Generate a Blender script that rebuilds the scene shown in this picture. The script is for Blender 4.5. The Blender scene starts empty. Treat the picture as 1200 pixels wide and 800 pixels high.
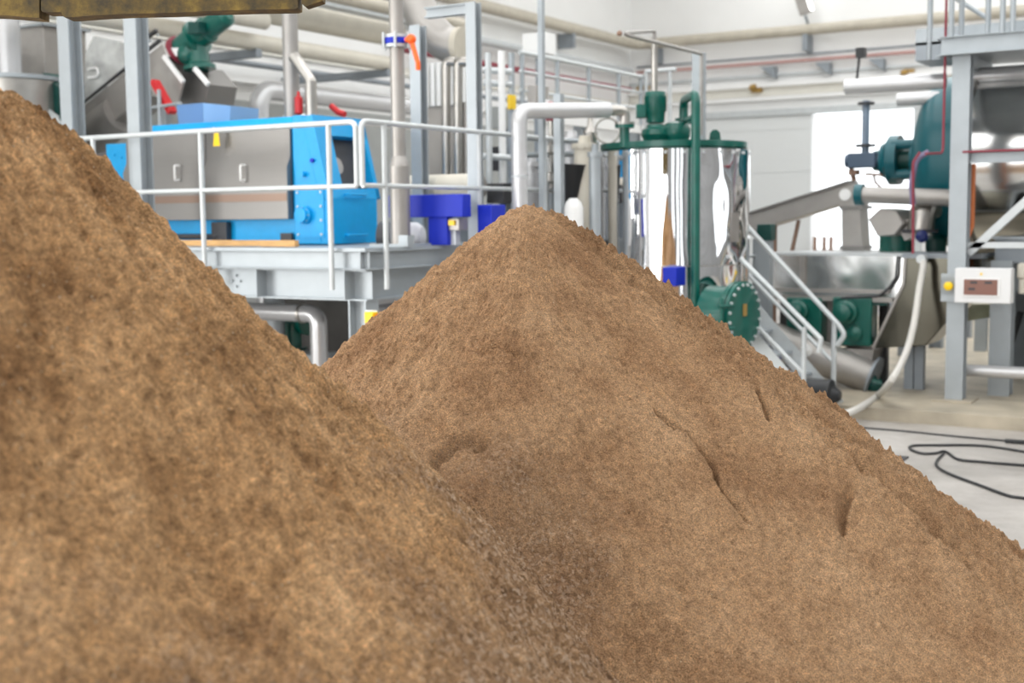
import bpy, bmesh, math, random
import numpy as np
from mathutils import Vector, Matrix
random.seed(7)
C = bpy.context.scene.collection
PI = math.pi
# ---------------------------------------------------------------- camera
EYE = Vector((0, 0, 2.1)); FPX = 1480.0
YAW, PITCH, ROLL = math.radians(31.5), math.radians(5.6), 0.0105
fw = Vector((-math.sin(YAW)*math.cos(PITCH), math.cos(YAW)*math.cos(PITCH), -math.sin(PITCH)))
r0 = Vector((math.cos(YAW), math.sin(YAW), 0)); u0 = r0.cross(fw)
rt = r0*math.cos(ROLL) - u0*math.sin(ROLL); up = u0*math.cos(ROLL) + r0*math.sin(ROLL)
HF = Vector((-math.sin(YAW), math.cos(YAW), 0))
def ray(px, py): return fw + rt*((px-600)/FPX) + up*((400-py)/FPX)
def PY(px, py, Y): d = ray(px, py); return EYE + d*((Y-EYE.y)/d.y)
def PX(px, py, X): d = ray(px, py); return EYE + d*((X-EYE.x)/d.x)
def PZ(px, py, Z): d = ray(px, py); return EYE + d*((Z-EYE.z)/d.z)
def PD(px, py, D): d = ray(px, py); return EYE + d*(D/d.dot(HF))
def V(*a): return Vector(a)
cam_d = bpy.data.cameras.new('camera'); cam = bpy.data.objects.new('camera', cam_d); C.objects.link(cam)
M = Matrix((rt, up, -fw)).transposed().to_4x4(); M.translation = EYE
cam.matrix_world = M
cam_d.sensor_width = 36; cam_d.lens = FPX/1200*36; cam_d.clip_start = .05; cam_d.clip_end = 300
cam_d.dof.use_dof = True; cam_d.dof.focus_distance = 5.0; cam_d.dof.aperture_fstop = 2.5
bpy.context.scene.camera = cam
# ---------------------------------------------------------------- materials
def mat(name, col, rough=.5, metal=0.0, var=0.0, vscale=6.0, bump=0.0, bscale=40.0, emit=None, aniso=None, coat=0.0, stretch=None):
    m = bpy.data.materials.new(name); m.use_nodes = True
    nt = m.node_tree; N = nt.nodes; L = nt.links; b = N['Principled BSDF']
    b.inputs['Base Color'].default_value = (*col, 1); b.inputs['Roughness'].default_value = rough
    b.inputs['Metallic'].default_value = metal
    if coat: b.inputs['Coat Weight'].default_value = coat
    if emit: b.inputs['Emission Color'].default_value = (*emit[0], 1); b.inputs['Emission Strength'].default_value = emit[1]
    tc = N.new('ShaderNodeTexCoord'); mp = N.new('ShaderNodeMapping'); L.new(tc.outputs['Object'], mp.inputs[0])
    if stretch: mp.inputs['Scale'].default_value = stretch
    if var:
        n = N.new('ShaderNodeTexNoise'); n.inputs['Scale'].default_value = vscale; n.inputs['Detail'].default_value = 6
        L.new(mp.outputs[0], n.inputs['Vector'])
        r = N.new('ShaderNodeValToRGB'); L.new(n.outputs[0], r.inputs[0])
        r.color_ramp.elements[0].position = .3; r.color_ramp.elements[1].position = .7
        r.color_ramp.elements[0].color = (*[max(0, c*(1-var)) for c in col], 1)
        r.color_ramp.elements[1].color = (*[min(1, c*(1+var)) for c in col], 1)
        L.new(r.outputs[0], b.inputs['Base Color'])
    if bump:
        n = N.new('ShaderNodeTexNoise'); n.inputs['Scale'].default_value = bscale; n.inputs['Detail'].default_value = 3
        L.new(mp.outputs[0], n.inputs['Vector'])
        bp = N.new('ShaderNodeBump'); bp.inputs['Strength'].default_value = bump; bp.inputs['Distance'].default_value = .01
        L.new(n.outputs[0], bp.inputs['Height']); L.new(bp.outputs[0], b.inputs['Normal'])
    return m
galv = mat('galvanised_steel', (.38, .415, .44), .45, .35, .05, 5)
galv_white = mat('pale_galvanised_tube', (.57, .60, .61), .4, .25, .05, 8)
galv_dark = mat('dull_galvanised_steel', (.28, .31, .34), .5, .4, .07, 5)
steel = mat('stainless_steel', (.47, .45, .42), .3, .9, .08, 5)
brushed = mat('brushed_stainless', (.25, .24, .23), .42, .6, .06, 60, stretch=(.05, 1, 12))
duct = mat('dull_stainless_sheet', (.38, .36, .34), .42, .55, .10, 3)
mirror = mat('mirror_polished_steel', (.86, .86, .87), .035, 1.0)
mirror_soft = mat('polished_steel', (.72, .72, .71), .15, 1.0, .06, 4)
chute_m = mat('polished_chute_steel', (.10, .094, .075), .15, .95, .12, 4, stretch=(1, 1, .3))
blue = mat('sky_blue_paint', (.0, .35, .74), .42, 0, .04, 20, bump=.15, bscale=90)
blue_light = mat('pale_blue_paint', (.10, .42, .90), .4)
blue_tray = mat('grey_blue_paint', (.13, .27, .52), .45)
navy = mat('deep_blue_paint', (.0, .018, .46), .55)
green = mat('teal_green_paint', (.0, .10, .075), .3, 0, .12, 7, coat=.2)
green_dk = mat('dark_green_paint', (.0, .05, .042), .4)
teal = mat('blue_green_paint', (.0, .10, .125), .35)
cream = mat('cream_insulation', (.68, .64, .55), .5, 0, .06, 4)
cream_d = mat('beige_pipe_paint', (.50, .46, .38), .5, 0, .08, 5)
insul = mat('smooth_white_cladding', (.60, .60, .61), .26, .4)
white = mat('white_paint', (.86, .86, .85), .5)
offw = mat('warm_white_panel', (.80, .78, .71), .55, 0, .03, 2)
greyp = mat('grey_panel', (.33, .34, .33), .5, 0, .06, 3)
black = mat('black_rubber', (.015, .016, .018), .45)
dark = mat('dark_metal', (.045, .045, .05), .5)
rust_red = mat('dull_red_paint', (.25, .03, .05), .5)
red = mat('red_paint', (.60, .02, .025), .4)
pink = mat('faded_red_pipe_paint', (.52, .30, .28), .5)
orange = mat('orange_plastic', (1.0, .13, .01), .35)
yellow = mat('yellow_plastic', (.95, .62, .0), .4)
wood = mat('pine_wood', (.62, .36, .14), .6, 0, .2, 6, stretch=(1, 12, 12))
bronze = mat('bronze_tag', (.40, .25, .07), .4, .3)
screen_m = mat('dim_display', (.22, .10, .075), .3)
hose_m = mat('grey_white_hose', (.62, .60, .56), .5)
galv_brown = mat('brown_strut', (.28, .17, .12), .6)
glassy = mat('clear_acrylic_panel', (.55, .56, .55), .12, .3, .25, 5)
# ---------------------------------------------------------------- object plumbing
def shade(me, ang=35):
    me.polygons.foreach_set('use_smooth', [True]*len(me.polygons))
    me.set_sharp_from_angle(angle=math.radians(ang))
def thing(name, label, cat, loc, group=None):
    o = bpy.data.objects.new(name, None); C.objects.link(o); o.location = loc; o.empty_display_size = .1
    o['label'] = label; o['category'] = cat
    if group: o['group'] = group
    return o
def root_of(o):
    while o.parent: o = o.parent
    return o
def obj(name, bm, m, parent=None, bevel=0, label=None, cat=None, group=None, kind=None):
    bmesh.ops.recalc_face_normals(bm, faces=bm.faces)
    me = bpy.data.meshes.new(name); 
    if parent is None:
        xs = [v.co for v in bm.verts]
        lo = Vector([min(v[i] for v in xs) for i in range(3)]); hi = Vector([max(v[i] for v in xs) for i in range(3)])
        org = Vector(((lo.x+hi.x)/2, (lo.y+hi.y)/2, lo.z))
    else: org = root_of(parent).location.copy()
    bmesh.ops.translate(bm, verts=bm.verts, vec=-org)
    bm.to_mesh(me); bm.free(); shade(me)
    me.materials.append(m)
    o = bpy.data.objects.new(name, me); C.objects.link(o)
    if parent is None: o.location = org
    else: o.parent = parent
    if bevel:
        b = o.modifiers.new('bevel', 'BEVEL'); b.width = bevel; b.segments = 2; b.limit_method = 'ANGLE'
    if label: o['label'] = label
    if cat: o['category'] = cat
    if group: o['group'] = group
    if kind: o['kind'] = kind
    return o
def dup(root, loc, label=None, group=None):
    r = root.copy(); C.objects.link(r); r.location = loc
    if label: r['label'] = label
    if group: r['group'] = group
    for ch in list(root.children):
        c = ch.copy(); C.objects.link(c); c.parent = r
        for g in list(ch.children):
            d = g.copy(); C.objects.link(d); d.parent = c
    return r
B = bmesh.new
# ---------------------------------------------------------------- shapes
def box(bm, lo, hi):
    lo, hi = Vector([min(a, b) for a, b in zip(lo, hi)]), Vector([max(a, b) for a, b in zip(lo, hi)])
    vs = [bm.verts.new((x, y, z)) for x in (lo.x, hi.x) for y in (lo.y, hi.y) for z in (lo.z, hi.z)]
    for f in ((0,1,3,2),(4,6,7,5),(0,4,5,1),(2,3,7,6),(0,2,6,4),(1,5,7,3)): bm.faces.new([vs[i] for i in f])
    return bm
def obox(bm, p0, p1, w, h, upv=Vector((0,0,1))):
    """bar from p0 to p1, w wide sideways, h along upv"""
    p0, p1 = Vector(p0), Vector(p1); a = (p1-p0).normalized(); s = a.cross(upv)
    if s.length < 1e-4: s = Vector((1,0,0))
    s.normalize(); t = s.cross(a).normalized()
    r = []
    for p in (p0, p1):
        r.append([bm.verts.new(p + s*(w/2*i) + t*(h/2*j)) for i, j in ((-1,-1),(1,-1),(1,1),(-1,1))])
    for k in range(4): bm.faces.new((r[0][k], r[0][(k+1)%4], r[1][(k+1)%4], r[1][k]))
    bm.faces.new(r[0]); bm.faces.new(r[1]); return bm
def hbeam(bm, p0, p1, h, b, web=Vector((0,1,0)), tf=.014, tw=.009):
    """H section; web depth h runs along vector web, flanges b wide"""
    p0, p1 = Vector(p0), Vector(p1); a = (p1-p0).normalized()
    t = (web - a*web.dot(a)).normalized(); s = a.cross(t)
    for k in (-1, 1):
        o = t*(k*(h/2-tf/2)); obox(bm, p0+o, p1+o, b, tf, t)
    obox(bm, p0, p1, tw, h-2*tf+.002, t); return bm
def channel(bm, p0, p1, h, b, up_=Vector((0,0,1)), out=Vector((0,-1,0)), t=.012):
    p0, p1 = Vector(p0), Vector(p1)
    obox(bm, p0, p1, t, h, up_)
    for k in (-1, 1):
        o = up_*(k*(h/2-t/2)) + out*(b/2); obox(bm, p0+o, p1+o, b, t, up_)
    return bm
def fillet(pts, r, n=6):
    pts = [Vector(p) for p in pts]
    if len(pts) < 3 or not r: return pts
    out = [pts[0]]
    for i in range(1, len(pts)-1):
        a, p, c = pts[i-1], pts[i], pts[i+1]
        u, w = (a-p), (c-p); lu, lw = u.length, w.length; u.normalize(); w.normalize()
        ang = u.angle(w, 0)
        if ang > PI-.03 or ang < .03: out.append(p); continue
        d = min(r/math.tan(ang/2), lu*.48, lw*.48); s, e = p+u*d, p+w*d
        for k in range(n+1):
            q = k/n; out.append((s.lerp(p, q)).lerp(p.lerp(e, q), q))
    out.append(pts[-1]); return out
def sweep(bm, pts, r, seg=12, caps=True):
    pts = [Vector(p) for p in pts]; q = [pts[0]]
    for p in pts[1:]:
        if (p-q[-1]).length > 1e-5: q.append(p)
    pts = q; rs = r if isinstance(r, (list, tuple)) else [r]*len(pts)
    t0 = (pts[1]-pts[0]).normalized(); n = t0.orthogonal().normalized(); rings = []
    for i, p in enumerate(pts):
        t = ((pts[min(i+1, len(pts)-1)]-p).normalized() + (p-pts[max(i-1, 0)]).normalized())
        t.normalize(); n = (n - t*n.dot(t)).normalized(); b = t.cross(n)
        rings.append([bm.verts.new(p + (n*math.cos(k*2*PI/seg) + b*math.sin(k*2*PI/seg))*rs[i]) for k in range(seg)])
    for a, c in zip(rings, rings[1:]):
        for k in range(seg): bm.faces.new((a[k], a[(k+1)%seg], c[(k+1)%seg], c[k]))
    if caps: bm.faces.new(rings[0]); bm.faces.new(rings[-1])
    return bm
def tube(bm, pts, r, bend=0, seg=12): return sweep(bm, fillet(pts, bend), r, seg)
def cyl(bm, p0, p1, r, r1=None, seg=24): return sweep(bm, [p0, p1], [r, r if r1 is None else r1], seg)
def lathe(bm, c, axis, prof, seg=32):
    """prof: list of (along, radius)"""
    axis = Vector(axis).normalized(); n = axis.orthogonal().normalized(); b = axis.cross(n); c = Vector(c); rings = []
    for a, r in prof:
        if r < 1e-5: rings.append([bm.verts.new(c+axis*a)])
        else: rings.append([bm.verts.new(c+axis*a+(n*math.cos(k*2*PI/seg)+b*math.sin(k*2*PI/seg))*r) for k in range(seg)])
    for A, D in zip(rings, rings[1:]):
        for k in range(seg):
            k2 = (k+1) % seg
            if len(A) == 1 and len(D) == 1: continue
            if len(A) == 1: bm.faces.new((A[0], D[k2], D[k]))
            elif len(D) == 1: bm.faces.new((A[k], A[k2], D[0]))
            else: bm.faces.new((A[k], A[k2], D[k2], D[k]))
    for R_ in (rings[0], rings[-1]):
        if len(R_) > 1: bm.faces.new(R_)
    return bm
def prism(bm, poly, vec):
    vec = Vector(vec); a = [bm.verts.new(Vector(p)) for p in poly]; c = [bm.verts.new(Vector(p)+vec) for p in poly]
    n = len(a); bm.faces.new(a); bm.faces.new(c)
    for k in range(n): bm.faces.new((a[k], a[(k+1)%n], c[(k+1)%n], c[k]))
    return bm
def ball(bm, c, r, sc=(1,1,1)):
    m = Matrix.Translation(Vector(c)) @ Matrix.Diagonal((*sc, 1))
    bmesh.ops.create_uvsphere(bm, u_segments=14, v_segments=9, radius=r, matrix=m); return bm
def bolts(bm, c, axis, R, n, r=.012, h=.014, ph=0):
    axis = Vector(axis).normalized(); a = axis.orthogonal().normalized(); b = axis.cross(a)
    for k in range(n):
        t = 2*PI*k/n+ph; p = Vector(c)+(a*math.cos(t)+b*math.sin(t))*R
        cyl(bm, p, p+axis*h, r, seg=6)
    return bm
def fbox(px0, py0, px1, py1, Y, d):
    """box whose front face lies in the plane y=Y"""
    a = PY(px0, py0, Y); c = PY(px1, py1, Y); return box(B(), (a.x, Y, a.z), (c.x, Y+d, c.z))
def part(name, t, bm, m, **k): return obj(name, bm, m, t, **k)
def single(name, label, cat, bm, m, group=None, **k): return obj(name, bm, m, None, label=label, cat=cat, group=group, **k)
def struct(name, bm, m): return obj(name, bm, m, None, kind='structure')
def parts(name, t, bms, m, **k): return [obj(name, b_, m, t, **k) for b_ in bms]
def gauge_flange(bm, p, axis, r, t=.03):
    axis = Vector(axis).normalized(); cyl(bm, Vector(p)-axis*t/2, Vector(p)+axis*t/2, r, seg=20); return bm
# ================================================================ room
XW, YW, XR, YF, ZC = -15.0, 30.6, 12.0, -9.0, 9.8
def floor_mat():
    m = mat('worn_concrete', (.50, .48, .46), .35, 0)
    nt = m.node_tree; N, L = nt.nodes, nt.links; b = N['Principled BSDF']; tc = N.new('ShaderNodeTexCoord')
    n1 = N.new('ShaderNodeTexNoise'); n1.inputs['Scale'].default_value = .55; n1.inputs['Detail'].default_value = 9; n1.inputs['Roughness'].default_value = .65
    n2 = N.new('ShaderNodeTexNoise'); n2.inputs['Scale'].default_value = 5; n2.inputs['Detail'].default_value = 8; n2.inputs['Roughness'].default_value = .7
    for n in (n1, n2): L.new(tc.outputs['Object'], n.inputs['Vector'])
    r = N.new('ShaderNodeValToRGB'); L.new(n1.outputs[0], r.inputs[0])
    r.color_ramp.elements[0].position = .32; r.color_ramp.elements[0].color = (.29, .27, .25, 1)
    r.color_ramp.elements[1].position = .62; r.color_ramp.elements[1].color = (.52, .49, .46, 1)
    mx = N.new('ShaderNodeMix'); mx.data_type = 'RGBA'; mx.blend_type = 'MULTIPLY'; mx.inputs[0].default_value = .5
    r2 = N.new('ShaderNodeValToRGB'); L.new(n2.outputs[0], r2.inputs[0]); r2.color_ramp.elements[0].position = .3; r2.color_ramp.elements[0].color = (.6, .58, .55, 1)
    r2.color_ramp.elements[1].position = .6; r2.color_ramp.elements[1].color = (1, 1, 1, 1)
    L.new(r.outputs[0], mx.inputs[6]); L.new(r2.outputs[0], mx.inputs[7]); L.new(mx.outputs[2], b.inputs['Base Color'])
    rr = N.new('ShaderNodeMapRange'); L.new(n1.outputs[0], rr.inputs[0]); rr.inputs[3].default_value = .22; rr.inputs[4].default_value = .5
    L.new(rr.outputs[0], b.inputs['Roughness'])
    return m
fm = floor_mat()
wallm = mat('white_plaster_wall', (.88, .88, .87), .7, 0, .02, 1.2)
struct('floor', box(B(), (XW-.3, YF-.3, -.2), (XR+.3, YW+.3, 0)), fm)
bm = box(B(), (XW-.25, 1.5, 0), (XW, YW, ZC)); box(bm, (XW-.25, YF, 6.2), (XW, 1.5, ZC)); box(bm, (XW-.25, YF, 0), (XW, YF+.8, 6.2)); struct('wall_left', bm, wallm)  # unseen opening at the camera end, added for side light
# right wall with tall windows
bm = B(); box(bm, (XR, YF, 0), (XR+.25, YW, 1.0)); box(bm, (XR, YF, 6.5), (XR+.25, YW, ZC))
ys = YF
for y in (-5, 14, 24):
    box(bm, (XR, ys, 1.0), (XR+.25, y, 6.5)); ys = y+2.4
box(bm, (XR, ys, 1.0), (XR+.25, YW, 6.5)); dwall = mat('grey_clad_wall', (.26, .265, .27), .6, 0, .1, 1); struct('wall_right', bm, dwall)
# front wall (behind the camera) with slot windows and an unseen gateway added for front light
bm = B(); box(bm, (XW, YF-.25, 6.4), (XR, YF, ZC)); xs = XW
for x, w in ((-13.5, 1.2), (-9.5, 10.0), (3.2, 1.3), (6.4, 1.3), (9.2, 1.3)):
    box(bm, (xs, YF-.25, 0), (x, YF, 6.4)); xs = x+w
box(bm, (xs, YF-.25, 0), (XR, YF, 6.4)); struct('wall_front', bm, dwall)
# back wall with the big opening
dl = PY(952, 200, YW).x; dr = PY(1071, 200, YW).x; dz = PY(1010, 124, YW).z; cl = PY(819, 200, YW).x
bm = B(); box(bm, (XW, YW, 0), (dl, YW+.25, ZC)); box(bm, (dr, YW, 0), (XR, YW+.25, ZC)); box(bm, (dl, YW, dz), (dr, YW+.25, ZC))
struct('wall_back', bm, wallm)
# ceiling with unseen slots added to let the sky in
bm = B(); x = XW
slots = [(-11.5, 1.6), (-7.2, 1.8), (-2.4, 1.8), (2.4, 1.8), (7.2, 1.8)]
for sx, w in slots:
    box(bm, (x, YF, ZC), (sx, YW, ZC+.2)); x = sx+w
box(bm, (x, YF, ZC), (XR, YW, ZC+.2)); struct('ceiling', bm, wallm)
# sliding door leaf + frame, with horizontal panel joints
t = bpy.data.objects.new('door_1', None); C.objects.link(t); t.location = (cl, YW-.05, 0); t['kind'] = 'structure'
bm = B(); z = 0; zt = PY(890, 137, YW).z; k = 0
while z < zt:
    z2 = min(z+1.05, zt); box(bm, (cl+.12, YW-.10, z+.008), (dl, YW-.04, z2-.008)); z = z2
box(bm, (cl+.1, YW-.085, 0), (dl-.02, YW-.05, zt-.01))
part('door_panel', t, bm, mat('pale_grey_door', (.70, .72, .72), .5))
bm = B(); box(bm, (cl, YW-.14, 0), (cl+.12, YW-.02, zt+.1)); box(bm, (cl, YW-.16, zt), (dr+.3, YW-.02, zt+.16))
part('door_frame', t, bm, galv_white)
bm = B(); box(bm, (dr, YW-.12, 0), (dr+.22, YW-.01, dz)); struct('trim_1', bm, galv_white)
# white crane-rail ledge and horizontal wall bands
def band(pxl, py, pxr, dy, d, m, name):
    a = PY(pxl, py, YW-.01); c = PY(pxl, py+dy, YW-.01)
    bm = box(B(), (XW+.02, YW-.01-d, c.z), (XR-.02, YW-.01, a.z)); struct(name, bm, m)
band(860, 100, 0, 5, .18, white, 'trim_2'); band(860, 105, 0, 10, .05, offw, 'trim_3'); band(860, 116, 0, 4, .14, white, 'trim_4')
band(860, 90, 0, 3, .08, galv_white, 'trim_5')
# left wall bands
def bandX(px, py, dy, d, m, name, y0=2.0, y1=YW-.05):
    a = PX(px, py, XW+.01); c = PX(px, py+dy, XW+.01); struct(name, box(B(), (XW+.01, y0, c.z), (XW+.01+d, y1, a.z)), m)
bandX(600, 52, 3, .1, galv_white, 'trim_6', 1.6)
bandX(600, 100, 8, .05, offw, 'trim_7', 1.6)
bandX(450, 112, 6, .2, white, 'trim_8', 1.6)
# grey dado panel on the left wall
a = PX(450, 135, XW+.01)
struct('trim_9', box(B(), (XW+.005, 1.6, 0), (XW+.03, 26, a.z)), greyp)
# concrete plinth
PLY = 11.6
pa = PZ(1112, 499, 0); PLY = pa.y
plm = mat('plinth_concrete', (.40, .35, .27), .6, 0, .25, 2.5)
struct('trim_10', box(B(), (-7.0, PLY, 0), (XR-.5, YW-6, .13)), plm)
# outdoors: pale yard and fence seen through the opening
yard = mat('pale_yard', (.75, .74, .72), .8, 0, .05, 1)
o = struct('floor_1', box(B(), (-30, YW+.4, -.2), (30, YW+40, -.02)), yard)
# ---------------------------------------------------------------- light
w = bpy.data.worlds.new('sky'); bpy.context.scene.world = w; w.use_nodes = True
bg = w.node_tree.nodes['Background']; bg.inputs[0].default_value = (.93, .97, 1, 1); bg.inputs[1].default_value = 1.9
def area(name, loc, rot, sx, sy, power, col=(1, 1, 1)):
    l = bpy.data.lights.new(name, 'AREA'); l.shape = 'RECTANGLE'; l.size = sx; l.size_y = sy; l.energy = power; l.color = col
    o = bpy.data.objects.new(name, l); C.objects.link(o); o.location = loc; o.rotation_euler = rot; return o
for sx, w_ in slots: area('skylight_fill', (sx+w_/2, (YF+YW)/2, ZC-.02), (0, 0, 0), w_, YW-YF-1, 340, (1, .98, .95))  # area lamps added in the unseen slots for soft overhead light
area('added_front_light', (-4.5, YF+.05, 3.3), (PI/2, 0, 0), 9.6, 5.8, 330, (1, .97, .92))  # lamp added in the unseen gateway to light the heaps from behind
area('added_side_light', (XW+.05, -3.3, 3.2), (PI/2, 0, -PI/2), 9.2, 5.8, 1000, (1, .97, .92))  # lamp in the unseen side opening, added so light comes from the left
sc = bpy.context.scene
sc.view_settings.view_transform = 'Standard'; sc.view_settings.look = 'None'; sc.view_settings.gamma = 1
sc.view_settings.use_curve_mapping = False; sc.view_settings.exposure = 0.42
# ================================================================ soil mounds
_rng = np.random.RandomState(3); _perm = _rng.permutation(512); _perm = np.concatenate([_perm, _perm])
_g = _rng.normal(size=(512, 3)); _g /= np.linalg.norm(_g, axis=1)[:, None]
def perlin(x, y, z):
    xi, yi, zi = np.floor(x).astype(int), np.floor(y).astype(int), np.floor(z).astype(int)
    xf, yf, zf = x-xi, y-yi, z-zi; f = lambda t: t*t*t*(t*(t*6-15)+10); u, v, w = f(xf), f(yf), f(zf); r = 0
    for dx in (0, 1):
        for dy in (0, 1):
            for dz in (0, 1):
                h = _perm[(_perm[(_perm[(xi+dx) & 511]+yi+dy) & 511]+zi+dz) & 511]; g = _g[h]
                d = g[:, 0]*(xf-dx)+g[:, 1]*(yf-dy)+g[:, 2]*(zf-dz)
                r = r + d*(u if dx else 1-u)*(v if dy else 1-v)*(w if dz else 1-w)
    return r*1.5
def fbm(x, y, z, o=4, g=.5):
    r = 0; a = 1
    for i in range(o): r = r + a*perlin(x*2**i+7*i, y*2**i, z*2**i+3*i); a *= g
    return r
def smooth(e0, e1, x):
    t = np.clip((x-e0)/(e1-e0), 0, 1); return t*t*(3-2*t)
cy, sy = math.cos(YAW), math.sin(YAW)
# slope as a function of the direction (angle measured from camera-right, ccw seen from above; -90 = toward the camera)
def slopes(th, table):
    a = np.degrees(th) % 360; ks = sorted(table); xs = np.array([ks[-1]-360]+ks+[ks[0]+360], float)
    vs = np.array([table[ks[-1]]]+[table[k] for k in ks]+[table[ks[0]]]); i = np.clip(np.searchsorted(xs, a)-1, 0, len(xs)-2)
    t = (a-xs[i])/(xs[i+1]-xs[i]); t = t*t*(3-2*t); return vs[i]*(1-t)+vs[i+1]*t
MR = dict(facet=(-58, .80), c=(.075, 5.5), H=2.15, r0=.10, tab={0: .745, 60: .80, 120: .85, 180: .87, 225: .80, 270: .70, 315: .73})
ML = dict(c=(-1.42, 3.3), H=2.45, r0=.26, tab={0: 1.17, 60: 1.0, 120: .95, 180: .95, 225: .85, 270: .78, 315: 1.04})
def base_h(P, r, th):
    s = slopes(th, P['tab']); h = P['H'] - s*(np.sqrt(r*r+P['r0']**2)-P['r0'])
    if 'facet' in P:
        a, sf = P['facet']; f = P['H'] + .05 - sf*r*np.cos(th-math.radians(a)); d = f-h; k = .03
        h = np.where(d > k, h, np.where(d < -k, f, h-(k-d)**2/(4*k)))
    return h 
def hit(px, py, P):
    """where the sight line meets the smooth mound, in mound polar coordinates (used to lay the cracks on it)"""
    d = ray(px, py); t = 1.5
    while t < 12:
        p = EYE+d*t; xc = p.x*cy+p.y*sy-P['c'][0]; yc = -p.x*sy+p.y*cy-P['c'][1]
        r = math.hypot(xc, yc); th = math.atan2(yc, xc)
        if p.z < float(base_h(P, np.array([r]), np.array([th]))[0]): return xc, yc
        t += .01
    print('MISS', px, py, P['H'], flush=True); return None
def seg_dist(X, Y, pts):
    d = np.full(X.shape, 9.); s = np.zeros(X.shape); n = len(pts)-1
    for i in range(n):
        (ax, ay), (bx, by) = pts[i], pts[i+1]; L2 = (bx-ax)**2+(by-ay)**2+1e-9
        t = np.clip(((X-ax)*(bx-ax)+(Y-ay)*(by-ay))/L2, 0, 1); q = np.hypot(X-ax-t*(bx-ax), Y-ay-t*(by-ay))
        m = q < d; d = np.where(m, q, d); s = np.where(m, (i+t)/n, s)
    return d, s
def mound(P, nth, nr, detail, seed):
    # angles packed twice as densely on the side the camera sees
    q = np.linspace(0, 1, nth, endpoint=False); th = 2*PI*q + .55*np.sin(2*PI*q+0) - PI/2 + PI
    q2 = np.linspace(0, 2*PI, nth, endpoint=False); th = q2 + .5*np.sin(q2) + PI/2
    rr = np.linspace(0, 1, nr)**1.0
    TH, U = np.meshgrid(th, rr, indexing='ij'); s = slopes(TH, P['tab']); Rm = P['H']/s + P['r0'] + .12
    R = Rm*U; X, Y = R*np.cos(TH), R*np.sin(TH); Z = base_h(P, R, TH)
    X, Y, Z, R, TH = [a.ravel() for a in (X, Y, Z, R, TH)]
    Z = Z + detail(X, Y, Z, R, TH, seed)
    Z = np.where(U.ravel() > .96, Z-(U.ravel()-.96)*2, Z); Z = np.maximum(Z, -.03)
    wx = cy*(X+P['c'][0]) - sy*(Y+P['c'][1]); wy = sy*(X+P['c'][0]) + cy*(Y+P['c'][1])
    co = np.stack([wx, wy, Z], 1); org = np.array([cy*P['c'][0]-sy*P['c'][1], sy*P['c'][0]+cy*P['c'][1], 0.])
    return co, org, nth, nr
def to_obj(name, data, m, label, cat):
    co, org, nth, nr = data; co = co-org
    i = np.arange(nth)[:, None]; j = np.arange(nr-1)[None, :]; a = i*nr+j; b = ((i+1) % nth)*nr+j
    quads = np.stack([a, a+1, b+1, b], -1).reshape(-1, 4)
    me = bpy.data.meshes.new(name); me.vertices.add(len(co)); me.vertices.foreach_set('co', co.ravel().astype(np.float32))
    me.loops.add(quads.size); me.loops.foreach_set('vertex_index', quads.ravel().astype(np.int32))
    me.polygons.add(len(quads)); me.polygons.foreach_set('loop_start', (np.arange(len(quads))*4).astype(np.int32))
    me.polygons.foreach_set('use_smooth', np.ones(len(quads), bool)); me.update(calc_edges=True)
    me.materials.append(m); o = bpy.data.objects.new(name, me); C.objects.link(o); o.location = org
    o['label'] = label; o['category'] = cat; return o
def detR(X, Y, Z, R, TH, sd):
    a = np.degrees(TH) % 360; env = smooth(0, .5, R)
    d = .05*fbm(X*.9+sd, Y*.9, Z*.9, 2)*env
    # crumbly right-hand flank: ribs running down slope
    flank = smooth(320, 332, a)+ (a < 60)*1.0; flank = np.clip(flank, 0, 1)
    ribs = fbm(np.cos(TH)*13+sd, np.sin(TH)*13, R*1.7, 4, .6)
    d += (.012+.042*flank)*env*ribs
    cl = perlin(X*9, Y*9, Z*9+sd); d += (.010+.022*flank)*np.abs(cl)*env
    d += (.012+.016*flank)*fbm(X*22, Y*22, Z*22+sd, 3, .62)
    d += .006*fbm(X*62, Y*62, Z*62, 2, .7)
    # left side crumbs
    lf = smooth(165, 185, a)*(1-smooth(235, 262, a)); d += .024*lf*fbm(X*9, Y*9, Z*9+9, 4, .6)*env
    return d + feats(X, Y)
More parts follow.
